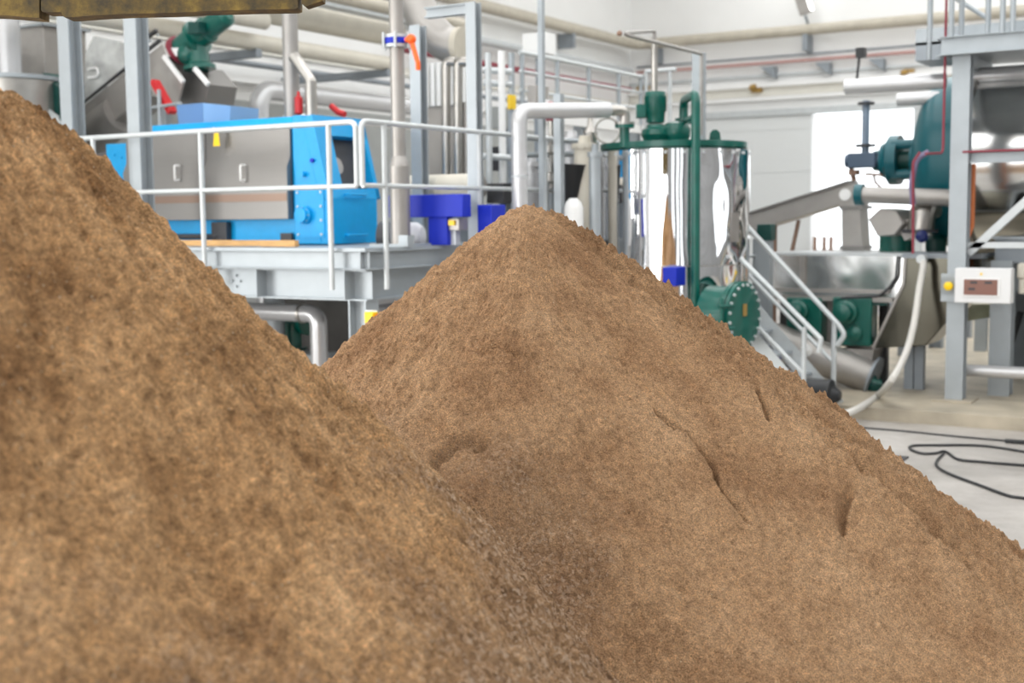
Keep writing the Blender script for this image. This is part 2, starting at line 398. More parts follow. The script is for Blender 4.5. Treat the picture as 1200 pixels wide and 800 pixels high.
def feats(X, Y):
    d = np.zeros(X.shape)
    wob = .018*perlin(X*11, Y*11, X*0+5.5)+.008*perlin(X*34, Y*34, X*0+1.5)
    def crack(pix, w, dep, step=0):
        nonlocal d
        pts = [hit(*p, MR) for p in pix]; pts = [p for p in pts if p]
        if len(pts) < 2: return
        q, s = seg_dist(X+wob, Y+wob*.6, pts)
        tap = np.clip(np.sin(np.clip(s, 0.02, .98)*PI)*1.6, 0, 1)
        d = d - dep*np.exp(-(q/w)**2)*tap
    crack([(757, 470), (775, 488), (792, 502), (812, 520)], .0075, .13)
    crack([(812, 520), (838, 548), (846, 572), (862, 592), (886, 618)], .0075, .08)
    crack([(868, 444), (885, 462), (893, 480), (900, 498)], .009, .07)
    crack([(700, 468), (690, 488), (676, 500)], .02, .02)
    crack([(560, 404), (590, 411), (620, 420), (640, 416)], .010, .05)
    crack([(690, 292), (715, 304), (742, 326)], .010, .05)
    crack([(905, 440), (912, 470), (930, 520)], .008, .012)
    crack([(994, 565), (988, 590), (986, 620)], .016, .08)
    crack([(1010, 588), (1000, 612), (992, 650)], .02, .02)
    crack([(770, 645), (800, 658), (812, 668)], .012, .02)
    # slumped hollow under the curved scarp
    sc = [hit(*p, MR) for p in ((508, 543), (514, 524), (530, 510), (552, 502), (575, 505))]
    q, s = seg_dist(X+wob, Y+wob, sc); d -= .18*np.exp(-(q/.022)**2)*np.clip(np.sin(np.clip(s, .02, .98)*PI)*2, 0, 1)
    hx, hy = hit(600, 520, MR); d -= .07*np.exp(-(((X-hx)/.35)**2+((Y-hy)/.22)**2))
    hx, hy = hit(560, 560, MR); d += .05*np.exp(-(((X-hx)/.22)**2+((Y-hy)/.18)**2))
    pv = [hit(*p, MR) for p in ((575, 535), (620, 580), (670, 640), (715, 700), (770, 790))]; q, s = seg_dist(X+wob*2, Y+wob*2, pv); d -= .24*np.exp(-(q/.20)**2)*smooth(0, .25, s)
    hx, hy = hit(790, 720, MR); d -= .08*np.exp(-(((X-hx)/.22)**2+((Y-hy)/.45)**2))
    return d
def detL(X, Y, Z, R, TH, sd):
    env = smooth(0, .35, R)
    d = .07*fbm(X*.8+sd, Y*.8, Z*.8, 2)*env
    d += .05*fbm(np.cos(TH)*5+sd, np.sin(TH)*5, R*.9, 3, .55)*env
    d += .02*fbm(np.cos(TH)*16+sd, np.sin(TH)*16, R*2.5, 2, .6)*env
    d += .026*np.abs(perlin(X*10, Y*10, Z*8+sd)) + .019*fbm(X*20, Y*20, Z*20+sd, 3, .62)
    d += .005*fbm(X*70, Y*70, Z*70, 2, .7)
    # gully running down from the crest
    pts = [hit(*p, ML) for p in ((200, 430), (215, 530), (235, 620), (245, 700), (235, 760))]
    if all(pts):
        q, s = seg_dist(X, Y, pts); d -= .11*np.exp(-(q/.10)**2)*np.clip(np.sin(np.clip(s, .02, .98)*PI)*1.5, 0, 1)
    return d
def soil(name, c0, c1, c2, chip, chipamt, bscale, toe, side, vsc, mf):
    m = bpy.data.materials.new(name); m.use_nodes = True; nt = m.node_tree; N, L = nt.nodes, nt.links; b = N['Principled BSDF']
    b.inputs['Roughness'].default_value = .95; b.inputs['Specular IOR Level'].default_value = .15
    tc = N.new('ShaderNodeTexCoord')
    def noise(s, d=5, r=.6):
        n = N.new('ShaderNodeTexNoise'); n.inputs['Scale'].default_value = s; n.inputs['Detail'].default_value = d; n.inputs['Roughness'].default_value = r
        L.new(tc.outputs['Object'], n.inputs['Vector']); return n
    def ramp(src, stops):
        r = N.new('ShaderNodeValToRGB'); L.new(src, r.inputs[0]); e = r.color_ramp.elements
        e[0].position, e[0].color = stops[0][0], (*stops[0][1], 1); e[1].position, e[1].color = stops[-1][0], (*stops[-1][1], 1)
        for p, c in stops[1:-1]: x = e.new(p); x.color = (*c, 1)
        return r
    def mix(a, c, fac, mode='MIX'):
        x = N.new('ShaderNodeMix'); x.data_type = 'RGBA'; x.blend_type = mode
        if isinstance(fac, (int, float)): x.inputs[0].default_value = fac
        else: L.new(fac, x.inputs[0])
        L.new(a, x.inputs[6]); L.new(c, x.inputs[7]); return x.outputs[2]
    big = ramp(noise(2.2, 6).outputs[0], [(.35, c0), (.5, c1), (.68, c2)])
    mid = ramp(noise(38, 6, .7).outputs[0], [(.33, (.30, .27, .25)), (.48, (.9, .9, .9)), (.68, (1.6, 1.56, 1.48))])
    fine = ramp(noise(190, 3, .7).outputs[0], [(.32, (.35, .33, .32)), (.5, (1, 1, 1)), (.68, (1.7, 1.62, 1.5))])
    col = mix(big.outputs[0], mid.outputs[0], mf, 'MULTIPLY'); col = mix(col, fine.outputs[0], .75, 'MULTIPLY')
    v = N.new('ShaderNodeTexVoronoi'); v.inputs['Scale'].default_value = 170; v.inputs['Randomness'].default_value = 1; L.new(tc.outputs['Object'], v.inputs['Vector'])
    sp = N.new('ShaderNodeSeparateColor'); L.new(v.outputs['Color'], sp.inputs[0])
    pick = N.new('ShaderNodeMath'); pick.operation = 'GREATER_THAN'; L.new(sp.outputs[0], pick.inputs[0]); pick.inputs[1].default_value = 1-chipamt
    near = N.new('ShaderNodeMath'); near.operation = 'LESS_THAN'; L.new(v.outputs['Distance'], near.inputs[0]); near.inputs[1].default_value = .38
    mu = N.new('ShaderNodeMath'); mu.operation = 'MULTIPLY'; L.new(pick.outputs[0], mu.inputs[0]); L.new(near.outputs[0], mu.inputs[1])
    cc = N.new('ShaderNodeRGB'); cc.outputs[0].default_value = (*chip, 1)
    col = mix(col, cc.outputs[0], mu.outputs[0]); L.new(col, b.inputs['Base Color'])
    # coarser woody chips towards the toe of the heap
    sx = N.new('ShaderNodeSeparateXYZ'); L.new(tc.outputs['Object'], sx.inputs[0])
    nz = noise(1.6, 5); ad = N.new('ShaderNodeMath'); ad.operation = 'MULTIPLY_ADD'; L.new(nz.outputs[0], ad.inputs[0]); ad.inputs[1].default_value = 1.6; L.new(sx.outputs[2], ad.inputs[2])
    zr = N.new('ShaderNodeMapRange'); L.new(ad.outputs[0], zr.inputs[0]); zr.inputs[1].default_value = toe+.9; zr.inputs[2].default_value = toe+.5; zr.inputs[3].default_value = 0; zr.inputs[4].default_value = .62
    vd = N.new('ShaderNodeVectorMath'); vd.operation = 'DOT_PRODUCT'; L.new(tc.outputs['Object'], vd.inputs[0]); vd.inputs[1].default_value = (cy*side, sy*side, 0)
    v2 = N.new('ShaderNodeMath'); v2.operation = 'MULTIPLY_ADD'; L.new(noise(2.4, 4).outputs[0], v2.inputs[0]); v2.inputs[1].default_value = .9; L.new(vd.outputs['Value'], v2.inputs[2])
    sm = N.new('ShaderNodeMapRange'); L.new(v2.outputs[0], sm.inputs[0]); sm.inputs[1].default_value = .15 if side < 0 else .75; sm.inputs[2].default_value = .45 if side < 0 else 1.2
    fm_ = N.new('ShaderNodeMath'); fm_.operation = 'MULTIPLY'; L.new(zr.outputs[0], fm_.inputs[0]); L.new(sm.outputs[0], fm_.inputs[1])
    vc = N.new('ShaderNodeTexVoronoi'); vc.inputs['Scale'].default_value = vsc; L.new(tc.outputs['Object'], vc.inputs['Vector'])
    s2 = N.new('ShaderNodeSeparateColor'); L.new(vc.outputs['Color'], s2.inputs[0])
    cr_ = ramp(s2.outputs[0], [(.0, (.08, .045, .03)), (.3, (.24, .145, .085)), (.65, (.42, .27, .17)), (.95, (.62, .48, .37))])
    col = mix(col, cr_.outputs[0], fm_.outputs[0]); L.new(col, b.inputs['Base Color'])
    h = N.new('ShaderNodeMath'); h.operation = 'ADD'; n3, n4 = noise(bscale, 4, .75), noise(bscale*3.2, 3, .7)
    L.new(n3.outputs[0], h.inputs[0]); L.new(n4.outputs[0], h.inputs[1])
    bp = N.new('ShaderNodeBump'); bp.inputs['Strength'].default_value = 1; bp.inputs['Distance'].default_value = .022
    L.new(h.outputs[0], bp.inputs['Height']); L.new(bp.outputs[0], b.inputs['Normal'])
    return m
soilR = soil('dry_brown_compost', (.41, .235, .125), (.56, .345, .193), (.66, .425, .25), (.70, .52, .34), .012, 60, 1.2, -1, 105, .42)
soilL = soil('ochre_brown_compost', (.33, .180, .082), (.58, .345, .170), (.76, .48, .26), (.68, .54, .38), .02, 55, 1.32, 1, 90, .7)
if not globals().get('SKIP_MOUND'):
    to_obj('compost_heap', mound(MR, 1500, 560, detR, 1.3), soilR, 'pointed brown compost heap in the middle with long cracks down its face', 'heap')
    to_obj('compost_heap', mound(ML, 1500, 520, detL, 8.1), soilL, 'taller ochre brown compost heap in the left foreground, nearest the camera', 'heap')
# ================================================================ steel platform with the blue machine
c0 = PD(428, 291, 10.7); XC, YC, ZD = c0.x, c0.y, c0.z
XL = -12.6; YD = 12.8
t = thing('equipment_platform', 'raised galvanised steel platform carrying the light blue machine', 'platform', (XC-.2, YC+.2, 0))
part('deck_plate', t, box(B(), (XL, YC+.01, ZD-.02), (XC-.01, YD, ZD)), galv)
zf = PY(380, 316, YC).z; zb = PY(380, 352, YC).z
bm = B(); channel(bm, (XL, YC+.06, (ZD+zf)/2-.01), (XC, YC+.06, (ZD+zf)/2-.01), ZD-zf-.02, .06); part('edge_channel', t, bm, galv, bevel=.004)
bm = B(); channel(bm, (XC-.06, YC, (ZD+zf)/2-.01), (XC-.06, YD, (ZD+zf)/2-.01), ZD-zf-.02, .06, out=V(1, 0, 0)); part('edge_channel', t, bm, galv, bevel=.004)
bm = B(); hbeam(bm, (XL, YC+.14, (zf+zb)/2), (XC-.04, YC+.14, (zf+zb)/2), zf-zb, .16, V(0, 0, 1)); bolts(bm, PY(277, 329, YC+.13), (0, -1, 0), .05, 4, ph=.78)
for px in (403, 300): 
    x = PY(px, 330, YC).x; obox(bm, (x, YC+.07, zb+.01), (x, YC+.07, zf-.01), .01, .14, V(0, 1, 0))
part('floor_beam', t, bm, galv)
bm = B(); hbeam(bm, (XC-.14, YC+.25, (zf+zb)/2), (XC-.14, YD, (zf+zb)/2), zf-zb, .16, V(0, 0, 1)); part('floor_beam', t, bm, galv)
for (x, y) in ((XC-.15, YC+.15), (XC-3.2, YC+.15), (XL+.2, YC+.15), (XC-.15, YC+4), (XC-.15, YC+8)):
    bm = B(); hbeam(bm, (x, y, .015), (x, y, zb), .19, .18, V(1, 0, 0)); box(bm, (x-.17, y-.17, 0), (x+.17, y+.17, .02))
    part('column', t, bm, galv)
parts('joist', t, [box(B(), (XL, YC+.8+i, zf-.02), (XC-.2, YC+.86+i, ZD-.02)) for i in range(4)], galv_dark)
def bz(p): return ZD if (XL < p.x < XC and YC < p.y < YD) else 0.0
# toggle of an emergency switch on the corner column
t = thing('emergency_button', 'yellow box with a red stop button on the platform corner column', 'button', PY(440, 372, YC-.1))
bx_ = PY(436, 372, YC+.0)
part('housing', t, box(B(), (bx_.x-.045, bx_.y-.05, bx_.z-.05), (bx_.x+.045, bx_.y+.03, bx_.z+.05)), yellow, bevel=.008)
part('mounting_plate', t, box(B(), (bx_.x-.085, bx_.y+.025, bx_.z-.07), (bx_.x+.03, bx_.y+.04, bx_.z+.06)), galv_white)
part('push_button', t, lathe(B(), (bx_.x+.045, bx_.y-.01, bx_.z), (1, 0, 0), [(0, .02), (.02, .02), (.022, .035), (.04, .03), (.045, 0)], 16), red)
# ---- guardrails
def loop_rail(t, p0, p1, zt, zm, r, closed0, closed1):
    p0, p1 = Vector(p0), Vector(p1); a = (p1-p0).normalized()
    def at(p, z): return Vector((p.x, p.y, z))
    pts = []
    if closed0: pts += [at(p0, zm), at(p0, zt)]
    else: pts += [at(p0, zt)]
    pts += [at(p1, zt)]
    if closed1: pts += [at(p1, zm)]
    part('top_rail', t, tube(B(), pts, r, .07), galv_white)
    part('mid_rail', t, tube(B(), [at(p0, zm), at(p1, zm)], r*.9), galv_white)
YR = YC-.05; zt = PY(418, 142.5, YR).z; zm = PY(385, 219, YR).z
xe = PY(417.5, 180, YR).x
t = thing('guardrail', 'pale tubular guardrail running in front of the light blue machine', 'guardrail', (xe, YR, ZD))
loop_rail(t, (XL, YR, 0), (xe, YR, 0), zt, zm, .024, False, True)
for px, pyb in ((237.5, 315), (387, 335), (112, 300)):
    x = PY(px, 240, YR).x; part('post', t, tube(B(), [(x, YR, zf-.17), (x, YR, zt-.0)], .024), galv_white)
XRl = XC+.05; y0 = PX(424, 180, XRl).y; zt2 = PX(424, 141.5, XRl).z; zm2 = PX(520, 219.5, XRl).z
t = thing('guardrail', 'pale tubular guardrail on the right side of the platform, ending at the corner', 'guardrail', (XRl, y0, ZD))
yend = PX(700, 170, XRl).y
loop_rail(t, (XRl, y0, 0), (XRl, yend, 0), zt2, zm2, .024, True, False)
for px in (451.5, 562, 640, 700):
    y = PX(px, 240, XRl).y; part('post', t, tube(B(), [(XRl, y, zf-.17), (XRl, y, zt2)], .024), galv_white)
# ---- columns standing between rail and machine
def col_px(px, pyt, pyb, Y, w, label, group=None, zb_=None, zt_=None, web=V(1, 0, 0), m=galv, **k):
    a = PY(px, pyt, Y); z0_ = PY(px, pyb, Y).z if zb_ is None else zb_; z1_ = PY(px, pyt, Y).z if zt_ is None else zt_
    x = PY(px, (pyt+200)/2, Y).x
    bm = hbeam(B(), (x, Y, z0_), (x, Y, z1_), w, w, web)
    return single('steel_column', label, 'column', bm, m, group)
col_px(162, 5, 300, YC+.32, .165, 'galvanised column just in front of the left end of the blue machine', zb_=ZD, zt_=5.2, web=V(0, 1, 0))
col_px(84, 5, 300, YC+.32, .165, 'galvanised column beside the grey tank at the far left', zb_=ZD, zt_=5.2, web=V(0, 1, 0))
# ---- light blue machine (screw press / centrifuge)
YM = YC+.95
xl = PY(121, 230, YM).x; xr = PY(388, 290, YM).x; xf = PY(345, 250, YM).x; xpl = PY(150, 200, YM).x
z0 = ZD+.01; zmid = PY(300, 185, YM).z; ins = .30; ztop = PY(330, 140, YM+ins).z
zpan = PY(300, 257, YM).z; W = 1.55; ins = .08
yr_ = PX(443, 290, xr).y; W = yr_-YM
t = thing('centrifuge', 'light blue machine with brushed steel side covers on the platform', 'machine', ((xl+xr)/2, YM+W/2, ZD))
def prof(x, a=0, b=0): return [(x, YM+a, z0), (x, YM+a, ztop-.1), (x, YM+W-a, ztop-.1), (x, YM+W-a, z0)]
# end housing: its end plate leans back above the knee and holds a framed opening
zk_ = PY(388, 232, YM).z; xt = PY(365, 134, YM).x; zt0 = PY(365, 134, YM).z
lean = V(xt-xr, 0, zt0-zk_); ln = lean.normalized(); nn = V(ln.z, 0, -ln.x)
prism_ = [(xf, YM, z0), (xr-.12, YM, z0), (xr-.12, YM, zk_), (xt-.12, YM, zt0), (xf, YM, zt0)]
part('end_housing', t, prism(B(), prism_, (0, W, 0)), blue, bevel=.01)
def onl(f, y): return V(xr, y, zk_)+lean*f
wy0, wy1 = PX(394, 190, (xr+xt)/2).y, PX(436, 190, (xr+xt)/2).y
bm = B(); box(bm, (xr-.12, YM, z0), (xr, YM+W, zk_)); part('front_plate', t, bm, blue, bevel=.006)
lo_, hi_ = .12, .76
fb = [ (YM, wy0, 0, 1), (wy1, YM+W, 0, 1), (wy0, wy1, 0, lo_), (wy0, wy1, hi_, 1)]
bm = B()
for ya_, yb_, f0, f1 in fb: prism(bm, [onl(f0, ya_), onl(f0, yb_), onl(f1, yb_), onl(f1, ya_)], nn*-.12)
part('window_frame', t, bm, blue)
bm = B(); prism(bm, [onl(lo_-.03, wy0-.02)-nn*.10, onl(lo_-.03, wy1+.02)-nn*.10, onl(hi_+.03, wy1+.02)-nn*.10, onl(hi_+.03, wy0-.02)-nn*.10], nn*-.015); part('inner_cavity', t, bm, dark)
part('belt_pulley', t, lathe(B(), PX(401, 192, (xr+xt)/2)-nn*.11, nn, [(0, .07), (.03, .085), (.05, .085), (.055, 0)]), duct)
parts('grab_handle', t, [tube(B(), [(xr, (YM+yr_)/2-.14, z_), (xr+.05, (YM+yr_)/2-.14, z_), (xr+.05, (YM+yr_)/2+.14, z_), (xr, (YM+yr_)/2+.14, z_)], .012, .02, 8) for z_ in (PX(410, 228, xr).z, PX(415, 275, xr).z)], blue)
# main body
bm = B(); prism(bm, prof(xpl, .03, .03), (xf-xpl, 0, 0)); part('body', t, bm, blue)
# top cover
zc_ = PY(300, 153, YM).z
bm = B(); zt_l = ztop+.0
prism(bm, [(xpl, YM-.01, zc_+.01), (xpl, YM+.06, zt0), (xpl, YM+W-.06, zt0), (xpl, YM+W-.01, zc_+.01)], (xt-.0-xpl, 0, 0))
part('lid', t, bm, blue, bevel=.01)
# stainless covers: two doors with bent profile
zpt = PY(300, 152, YM+ins*.8).z
def cover(xa, xb_):
    bm = B(); zb2, zb1 = zmid-.0, zmid-.10
    pr = [(xa, YM-.07, zpan), (xa, YM-.07, zb1), (xa, YM-.02, zb2), (xa, YM-.015, zc_), (xa, YM+.01, zc_), (xa, YM+.01, zpan)]
    prism(bm, pr, (xb_-xa, 0, 0)); return bm
xs_ = PY(243, 200, YM).x
for a_, b_ in ((xpl, xs_-.008), (xs_+.008, xf-.02)):
    c_ = part('side_cover', t, cover(a_, b_), brushed, bevel=.004)
    px = 209 if a_ == xpl else 286; hp = PY(px, 202, YM-.08)
    part('handle', c_, tube(B(), [hp+V(0, .02, .07), hp+V(0, -.05, .07), hp+V(0, -.05, -.08), hp+V(0, .02, -.08)], .011, .02, 8), white)
    bm = B(); z_ = zpan+.22; box(bm, (a_+.01, YM-.074, z_-.045), (b_-.01, YM-.069, z_+.03)); part('trim_strip', c_, bm, mat('copper_tinted_strip', (.26, .18, .14), .4, .5))
p = PY(253, 152, YM-.12)
wt = prism(B(), [p+V(-.045, 0, -.16), p+V(.045, 0, -.16), p+V(.03, 0, -.02), p+V(-.02, 0, .0)], (0, .004, 0)); part('warning_tag', t, wt, yellow)
part('flap_hook', t, tube(B(), [p+V(-.03, 0, .02), p+V(0, -.01, .0)], .008), white)
# flange cover with bolts on the end housing
p = PY(359, 252, YM); fl = lathe(B(), p, (0, -1, 0), [(0, .085), (.05, .085), (.055, .075), (.10, .07), (.105, 0)], 20)
f = part('flange_cap', t, fl, blue); part('bolt', f, bolts(B(), p+V(0, -.055, 0), (0, -1, 0), .068, 8, .010), galv_white)
a_ = PY(347, 222, YM); b_ = PY(384, 278, YM); bm = box(B(), (a_.x, YM-.012, b_.z), (b_.x-.03, YM, a_.z)); pl = part('cover_plate', t, bm, blue)
bm = B()
for i in range(4):
    for k, x in enumerate((a_.x+.03, b_.x-.06)):
        z_ = b_.z+.03+(a_.z-b_.z-.06)*i/3; cyl(bm, (x, YM-.012, z_), (x, YM-.026, z_), .011, seg=8)
part('bolt', pl, bm, galv_white)
p = PY(357, 204, YM); part('knob', t, cyl(B(), p, p+V(0, -.05, 0), .025, seg=12), blue)
p = PY(367, 188, YM); part('plug', t, cyl(B(), p, p+V(0, -.03, 0), .02, seg=12), navy)
bm = box(B(), (PY(252, 272, YM).x, YM-.05, PY(252, 285, YM).z), (PY(269, 260, YM).x, YM+.02, PY(269, 260, YM).z)); 
tube(bm, [(PY(190, 277, YM).x, YM-.03, PY(230, 277, YM).z), (PY(258, 277, YM).x, YM-.03, PY(230, 277, YM).z)], .028); part('latch_bar', t, bm, dark)
bm = B(); box(bm, (PY(331, 280, YM).x, YM-.03, PY(331, 282, YM).z), (PY(344, 280, YM).x, YM, PY(331, 273, YM).z)); part('name_plate', t, bm, dark)
# far left blue motor block behind the columns
a_, b_ = PY(124, 169, YM), PY(150, 214, YM)
bm = box(B(), (a_.x, YM, b_.z), (b_.x, YM+.6, a_.z)); bolts(bm, PY(137, 194, YM), (0, -1, 0), .12, 6, .015)
part('drive_box', t, bm, blue, bevel=.01)
part('drive_motor', t, lathe(B(), (a_.x-.5, YM+.35, (a_.z+b_.z)/2-.05), (1, 0, 0), [(0, .15), (.02, .2), (.5, .2)]), dark)
# timbers lying on the deck edge
for (p0_, p1_, lab, yy) in (((205, 288.5), (348, 289), 'long pine batten lying on the deck edge below the steel covers', .30), ((308, 292), (348, 292), 'short pine offcut lying at the right end of the long batten', .18)):
    a_, b_ = PY(*p0_, YC+yy), PY(*p1_, YC+yy); single('timber_batten', lab, 'batten', obox(B(), (a_.x, YC+yy, ZD+.035), (b_.x, YC+yy, ZD+.035), .06, .055), wood, bevel=.003)
# ---- vertical steel pipe with blue valve flanges and orange lever
Yp = PD(468, 292, 11.6).y; xq = PY(469.5, 290, Yp).x
t = thing('valve_riser', 'tall stainless riser pipe with blue flange and orange lever', 'pipe', (xq, Yp, ZD))
zj = PY(468, 195, Yp).z; zv = PY(468, 48, Yp).z
part('lower_pipe', t, tube(B(), [(xq, Yp, ZD+.02), (xq, Yp, zj)], .095, seg=20), duct)
part('reducer', t, cyl(B(), (xq, Yp, zj), (xq, Yp, zj+.09), .095, .066), duct)
part('upper_pipe', t, tube(B(), [(xq, Yp, zj+.09), (xq, Yp, 5.6)], .066, seg=20), duct)
part('base_plate', t, box(B(), (xq-.2, Yp-.2, ZD), (xq+.2, Yp+.2, ZD+.02)), galv)
v = part('valve_body', t, cyl(B(), (xq, Yp, zv-.025), (xq, Yp, zv+.025), .115), navy)
bm = B(); cyl(bm, (xq, Yp, zv+.028), (xq, Yp, zv+.055), .11); cyl(bm, (xq, Yp, zv-.055), (xq, Yp, zv-.028), .11)
for k in range(6):
    a = k*PI/3; cyl(bm, (xq+.13*math.cos(a), Yp+.13*math.sin(a), zv-.07), (xq+.13*math.cos(a), Yp+.13*math.sin(a), zv+.07), .013, seg=8)
part('flange', t, bm, galv_white)
a_ = PY(482, 46, Yp-.05); b_ = PY(490, 82, Yp-.05); bm = tube(B(), [a_+V(-.06, 0, 0), a_, a_+V(.03, 0, -.1), b_+V(0, 0, .06), b_], .022, .04); ball(bm, a_, .045); part('lever', t, bm, orange)
part('stem', t, cyl(B(), (xq+.1, Yp-.03, zv), a_, .02), navy)
part('pipe_foot', t, box(B(), (xq+.2, Yp-.3, ZD), (xq+.3, Yp-.2, ZD+.1)), galv)
# ---- other columns and portal frame
Y1 = PD(490, 205, 13.0).y
col_px(491, 30, 210, Y1, .125, 'galvanised column close to the right of the orange valve lever', zb_=ZD, zt_=PY(491, 30, Y1).z, web=V(0, 1, 0))
Y2 = PD(556, 250, 12.2).y; x2 = PY(556, 120, Y2).x; z2 = PY(556, 3, Y2).z
t = thing('portal_frame', 'galvanised portal frame with its short top beam pointing left', 'frame', (x2, Y2, ZD))
part('column', t, hbeam(B(), (x2, Y2, ZD), (x2, Y2, z2), .11, .11, V(0, 1, 0)), galv)
bm = hbeam(B(), (x2-.0, Y2, z2-.05), (PY(500, 12, Y2).x, Y2, z2-.05), .10, .09, V(0, 0, 1)); part('top_beam', t, bm, galv)
# ---- deep blue frame with pump
YN = PD(505, 292, 11.7).y
t = thing('machine_base', 'deep blue T shaped steel base standing on the platform deck', 'base', (PY(510, 290, YN).x, YN, ZD))
a_, b_ = PY(455, 229, YN), PY(549, 254, YN)
part('crossbeam', t, box(B(), (a_.x, YN, b_.z), (b_.x-.06, YN+.14, a_.z)), navy, bevel=.008)
a_, b_ = PY(500, 254, YN), PY(526, 291, YN)
part('leg', t, box(B(), (a_.x, YN+.02, ZD), (b_.x-.03, YN+.12, a_.z)), navy, bevel=.008)
for pxa, pya, pxb in ((566, 240, 583),):
    a_, b_ = PY(pxa, pya, YN+.4), PY(pxb, 275, YN+.4); part('side_block', t, box(B(), (a_.x, YN+.3, ZD), (b_.x, YN+.55, a_.z)), navy, bevel=.008)
t = thing('control_device', 'small grey device with a yellow panel beside the deep blue leg', 'device', PY(532, 290, YN+.1))
a_, b_ = PY(524, 256, YN+.05), PY(538, 270, YN+.05); part('housing', t, box(B(), (a_.x, YN+.05, b_.z), (b_.x, YN+.2, a_.z)), duct, bevel=.006)
a_, b_ = PY(526, 258, YN+.04), PY(533, 264, YN+.04); part('panel', t, box(B(), (a_.x, YN+.03, b_.z), (b_.x, YN+.05, a_.z)), yellow)
a_ = PY(531, 285, YN+.1); part('stand', t, box(B(), (a_.x-.04, YN+.08, ZD), (a_.x+.04, YN+.16, PY(531, 270, YN).z)), galv_white)
# cylinder under the T frame
t = thing('pump', 'dark pump with white rounded cover left of the deep blue leg', 'pump', PY(488, 291, YN+.2))
p = PY(486, 275, YN+.3); part('cover', t, lathe(B(), p+V(.12, 0, -.02), (-1, -.3, 0), [(0, 0), (.02, .1), (.08, .14), (.2, .14)], 20), white)
part('motor', t, lathe(B(), p+V(-.05, 0, -.02), (-1, -.3, 0), [(0, .15), (.3, .15), (.32, .1)], 20), dark)
part('foot', t, box(B(), (p.x-.3, p.y-.2, ZD), (p.x+.2, p.y+.15, p.z-.12)), galv_dark)
# cream horizontal drum behind
YU = YN+1.3; a_ = PY(478, 217, YU); b_ = PY(557, 219, YU)
t = thing('insulated_drum', 'cream insulated horizontal drum behind the deep blue frame', 'drum', ((a_.x+b_.x)/2, YU, ZD))
R_ = (PY(500, 203, YU).z-PY(500, 234, YU).z)/2; ax = Vector((b_.x-a_.x, 0, 0))
part('shell', t, lathe(B(), (a_.x, YU, b_.z), ax, [(0, R_*.9), (0.01, R_), (ax.length*.5, R_), (ax.length*.5, R_*1.02), (ax.length*.53, R_*1.02), (ax.length*.53, R_), (ax.length-.04, R_), (ax.length, R_*.85)]), cream)
part('end_cap', t, lathe(B(), (b_.x, YU, b_.z), ax, [(0, R_*.85), (.08, R_*.8), (.1, 0)]), duct)
for q in (.2, .8): part('saddle', t, box(B(), (a_.x+ax.length*q-.05, YU-.15, ZD), (a_.x+ax.length*q+.05, YU+.15, b_.z-R_*.6)), galv_dark)
# ---- equipment visible under the platform
Yb = YC+1.2
t = thing('drain_pipe', 'grey insulated pipe bending down under the platform edge', 'pipe', (PY(373, 430, Yb).x, Yb, 0))
a_ = PY(290, 362, Yb); b_ = PY(373, 364, Yb); 
part('pipe_run', t, tube(B(), [(a_.x-2, Yb, a_.z-.02), (b_.x, Yb, a_.z-.02), (b_.x, Yb, 0)], .088, .13, 18), insul)
part('collar', t, cyl(B(), (PY(356, 364, Yb).x, Yb, a_.z-.02), (PY(356, 364, Yb).x-.03, Yb, a_.z-.02), .1), steel)
Yg = YC+2.0; p = PY(345, 380, Yg)
t = thing('green_pump', 'teal green pump on a steel stand in the shade under the platform', 'pump', (p.x, Yg, 0))
bm = B(); cyl(bm, p+V(-.2, 0, .05), p+V(.15, 0, .05), .09); cyl(bm, p+V(.15, 0, .05), p+V(.2, 0, .05), .16); cyl(bm, p+V(-.02, 0, .05), p+V(-.02, 0, -.25), .09); part('casing', t, bm, green)
bm = B(); cyl(bm, p+V(-.02, 0, -.25), p+V(-.02, 0, -.28), .15); part('flange', t, bm, green_dk)
bm = B(); q = p+V(0, 0, -.3); box(bm, (q.x-.45, q.y-.2, q.z-.06), (q.x+.45, q.y+.2, q.z)); 
for dx in (-.35, .2): box(bm, (q.x+dx, q.y-.06, 0), (q.x+dx+.12, q.y+.06, q.z-.06))
part('stand', t, bm, galv)
p = PY(322, 390, Yg-.3); single('support_post', 'pale round support left of the green pump under the platform', 'post', cyl(B(), (p.x, Yg-.3, 0), (p.x, Yg-.3, ZD-.35), .11), galv)
# pipes under the right platform edge
for py, py2, r, m, lab in ((352, 342, .05, insul, 'upper pale pipe running under the right platform beam'), (364, 352, .07, insul, 'thicker pale pipe below the beam on the right side of the platform')):
    a_ = PX(442, py, XC-.4); yb_ = a_.y; single('pipe', lab, 'pipe', tube(B(), [(XC-.4, yb_-.1, a_.z), (XC-.4, YD, a_.z)], r), m, 'pipes under the right platform beam' if 0 else None)
struct('wall_1', box(B(), (XL, YC+5.2, 0), (XC-.6, YC+5.3, ZD-.5)), mat('dark_block_wall', (.10, .095, .09), .8, 0, .2, 3))
# ================================================================ far left machinery
def hpipe(name, label, cat, pxa, pya, pxb, Y, r, m, group=None, clamp=None, ext=0, along='x', X=None):
    if along == 'x': a = PY(pxa, pya, Y); b = PY(pxb, pya, Y); p0, p1 = V(a.x-ext, Y, a.z), V(b.x, Y, a.z)
    else: a = PX(pxa, pya, X); b = PX(pxb, pya, X); p0, p1 = V(X, a.y-ext, a.z), V(X, b.y, a.z)
    return single(name, label, cat, tube(B(), [p0, p1], r, seg=16), m, group)
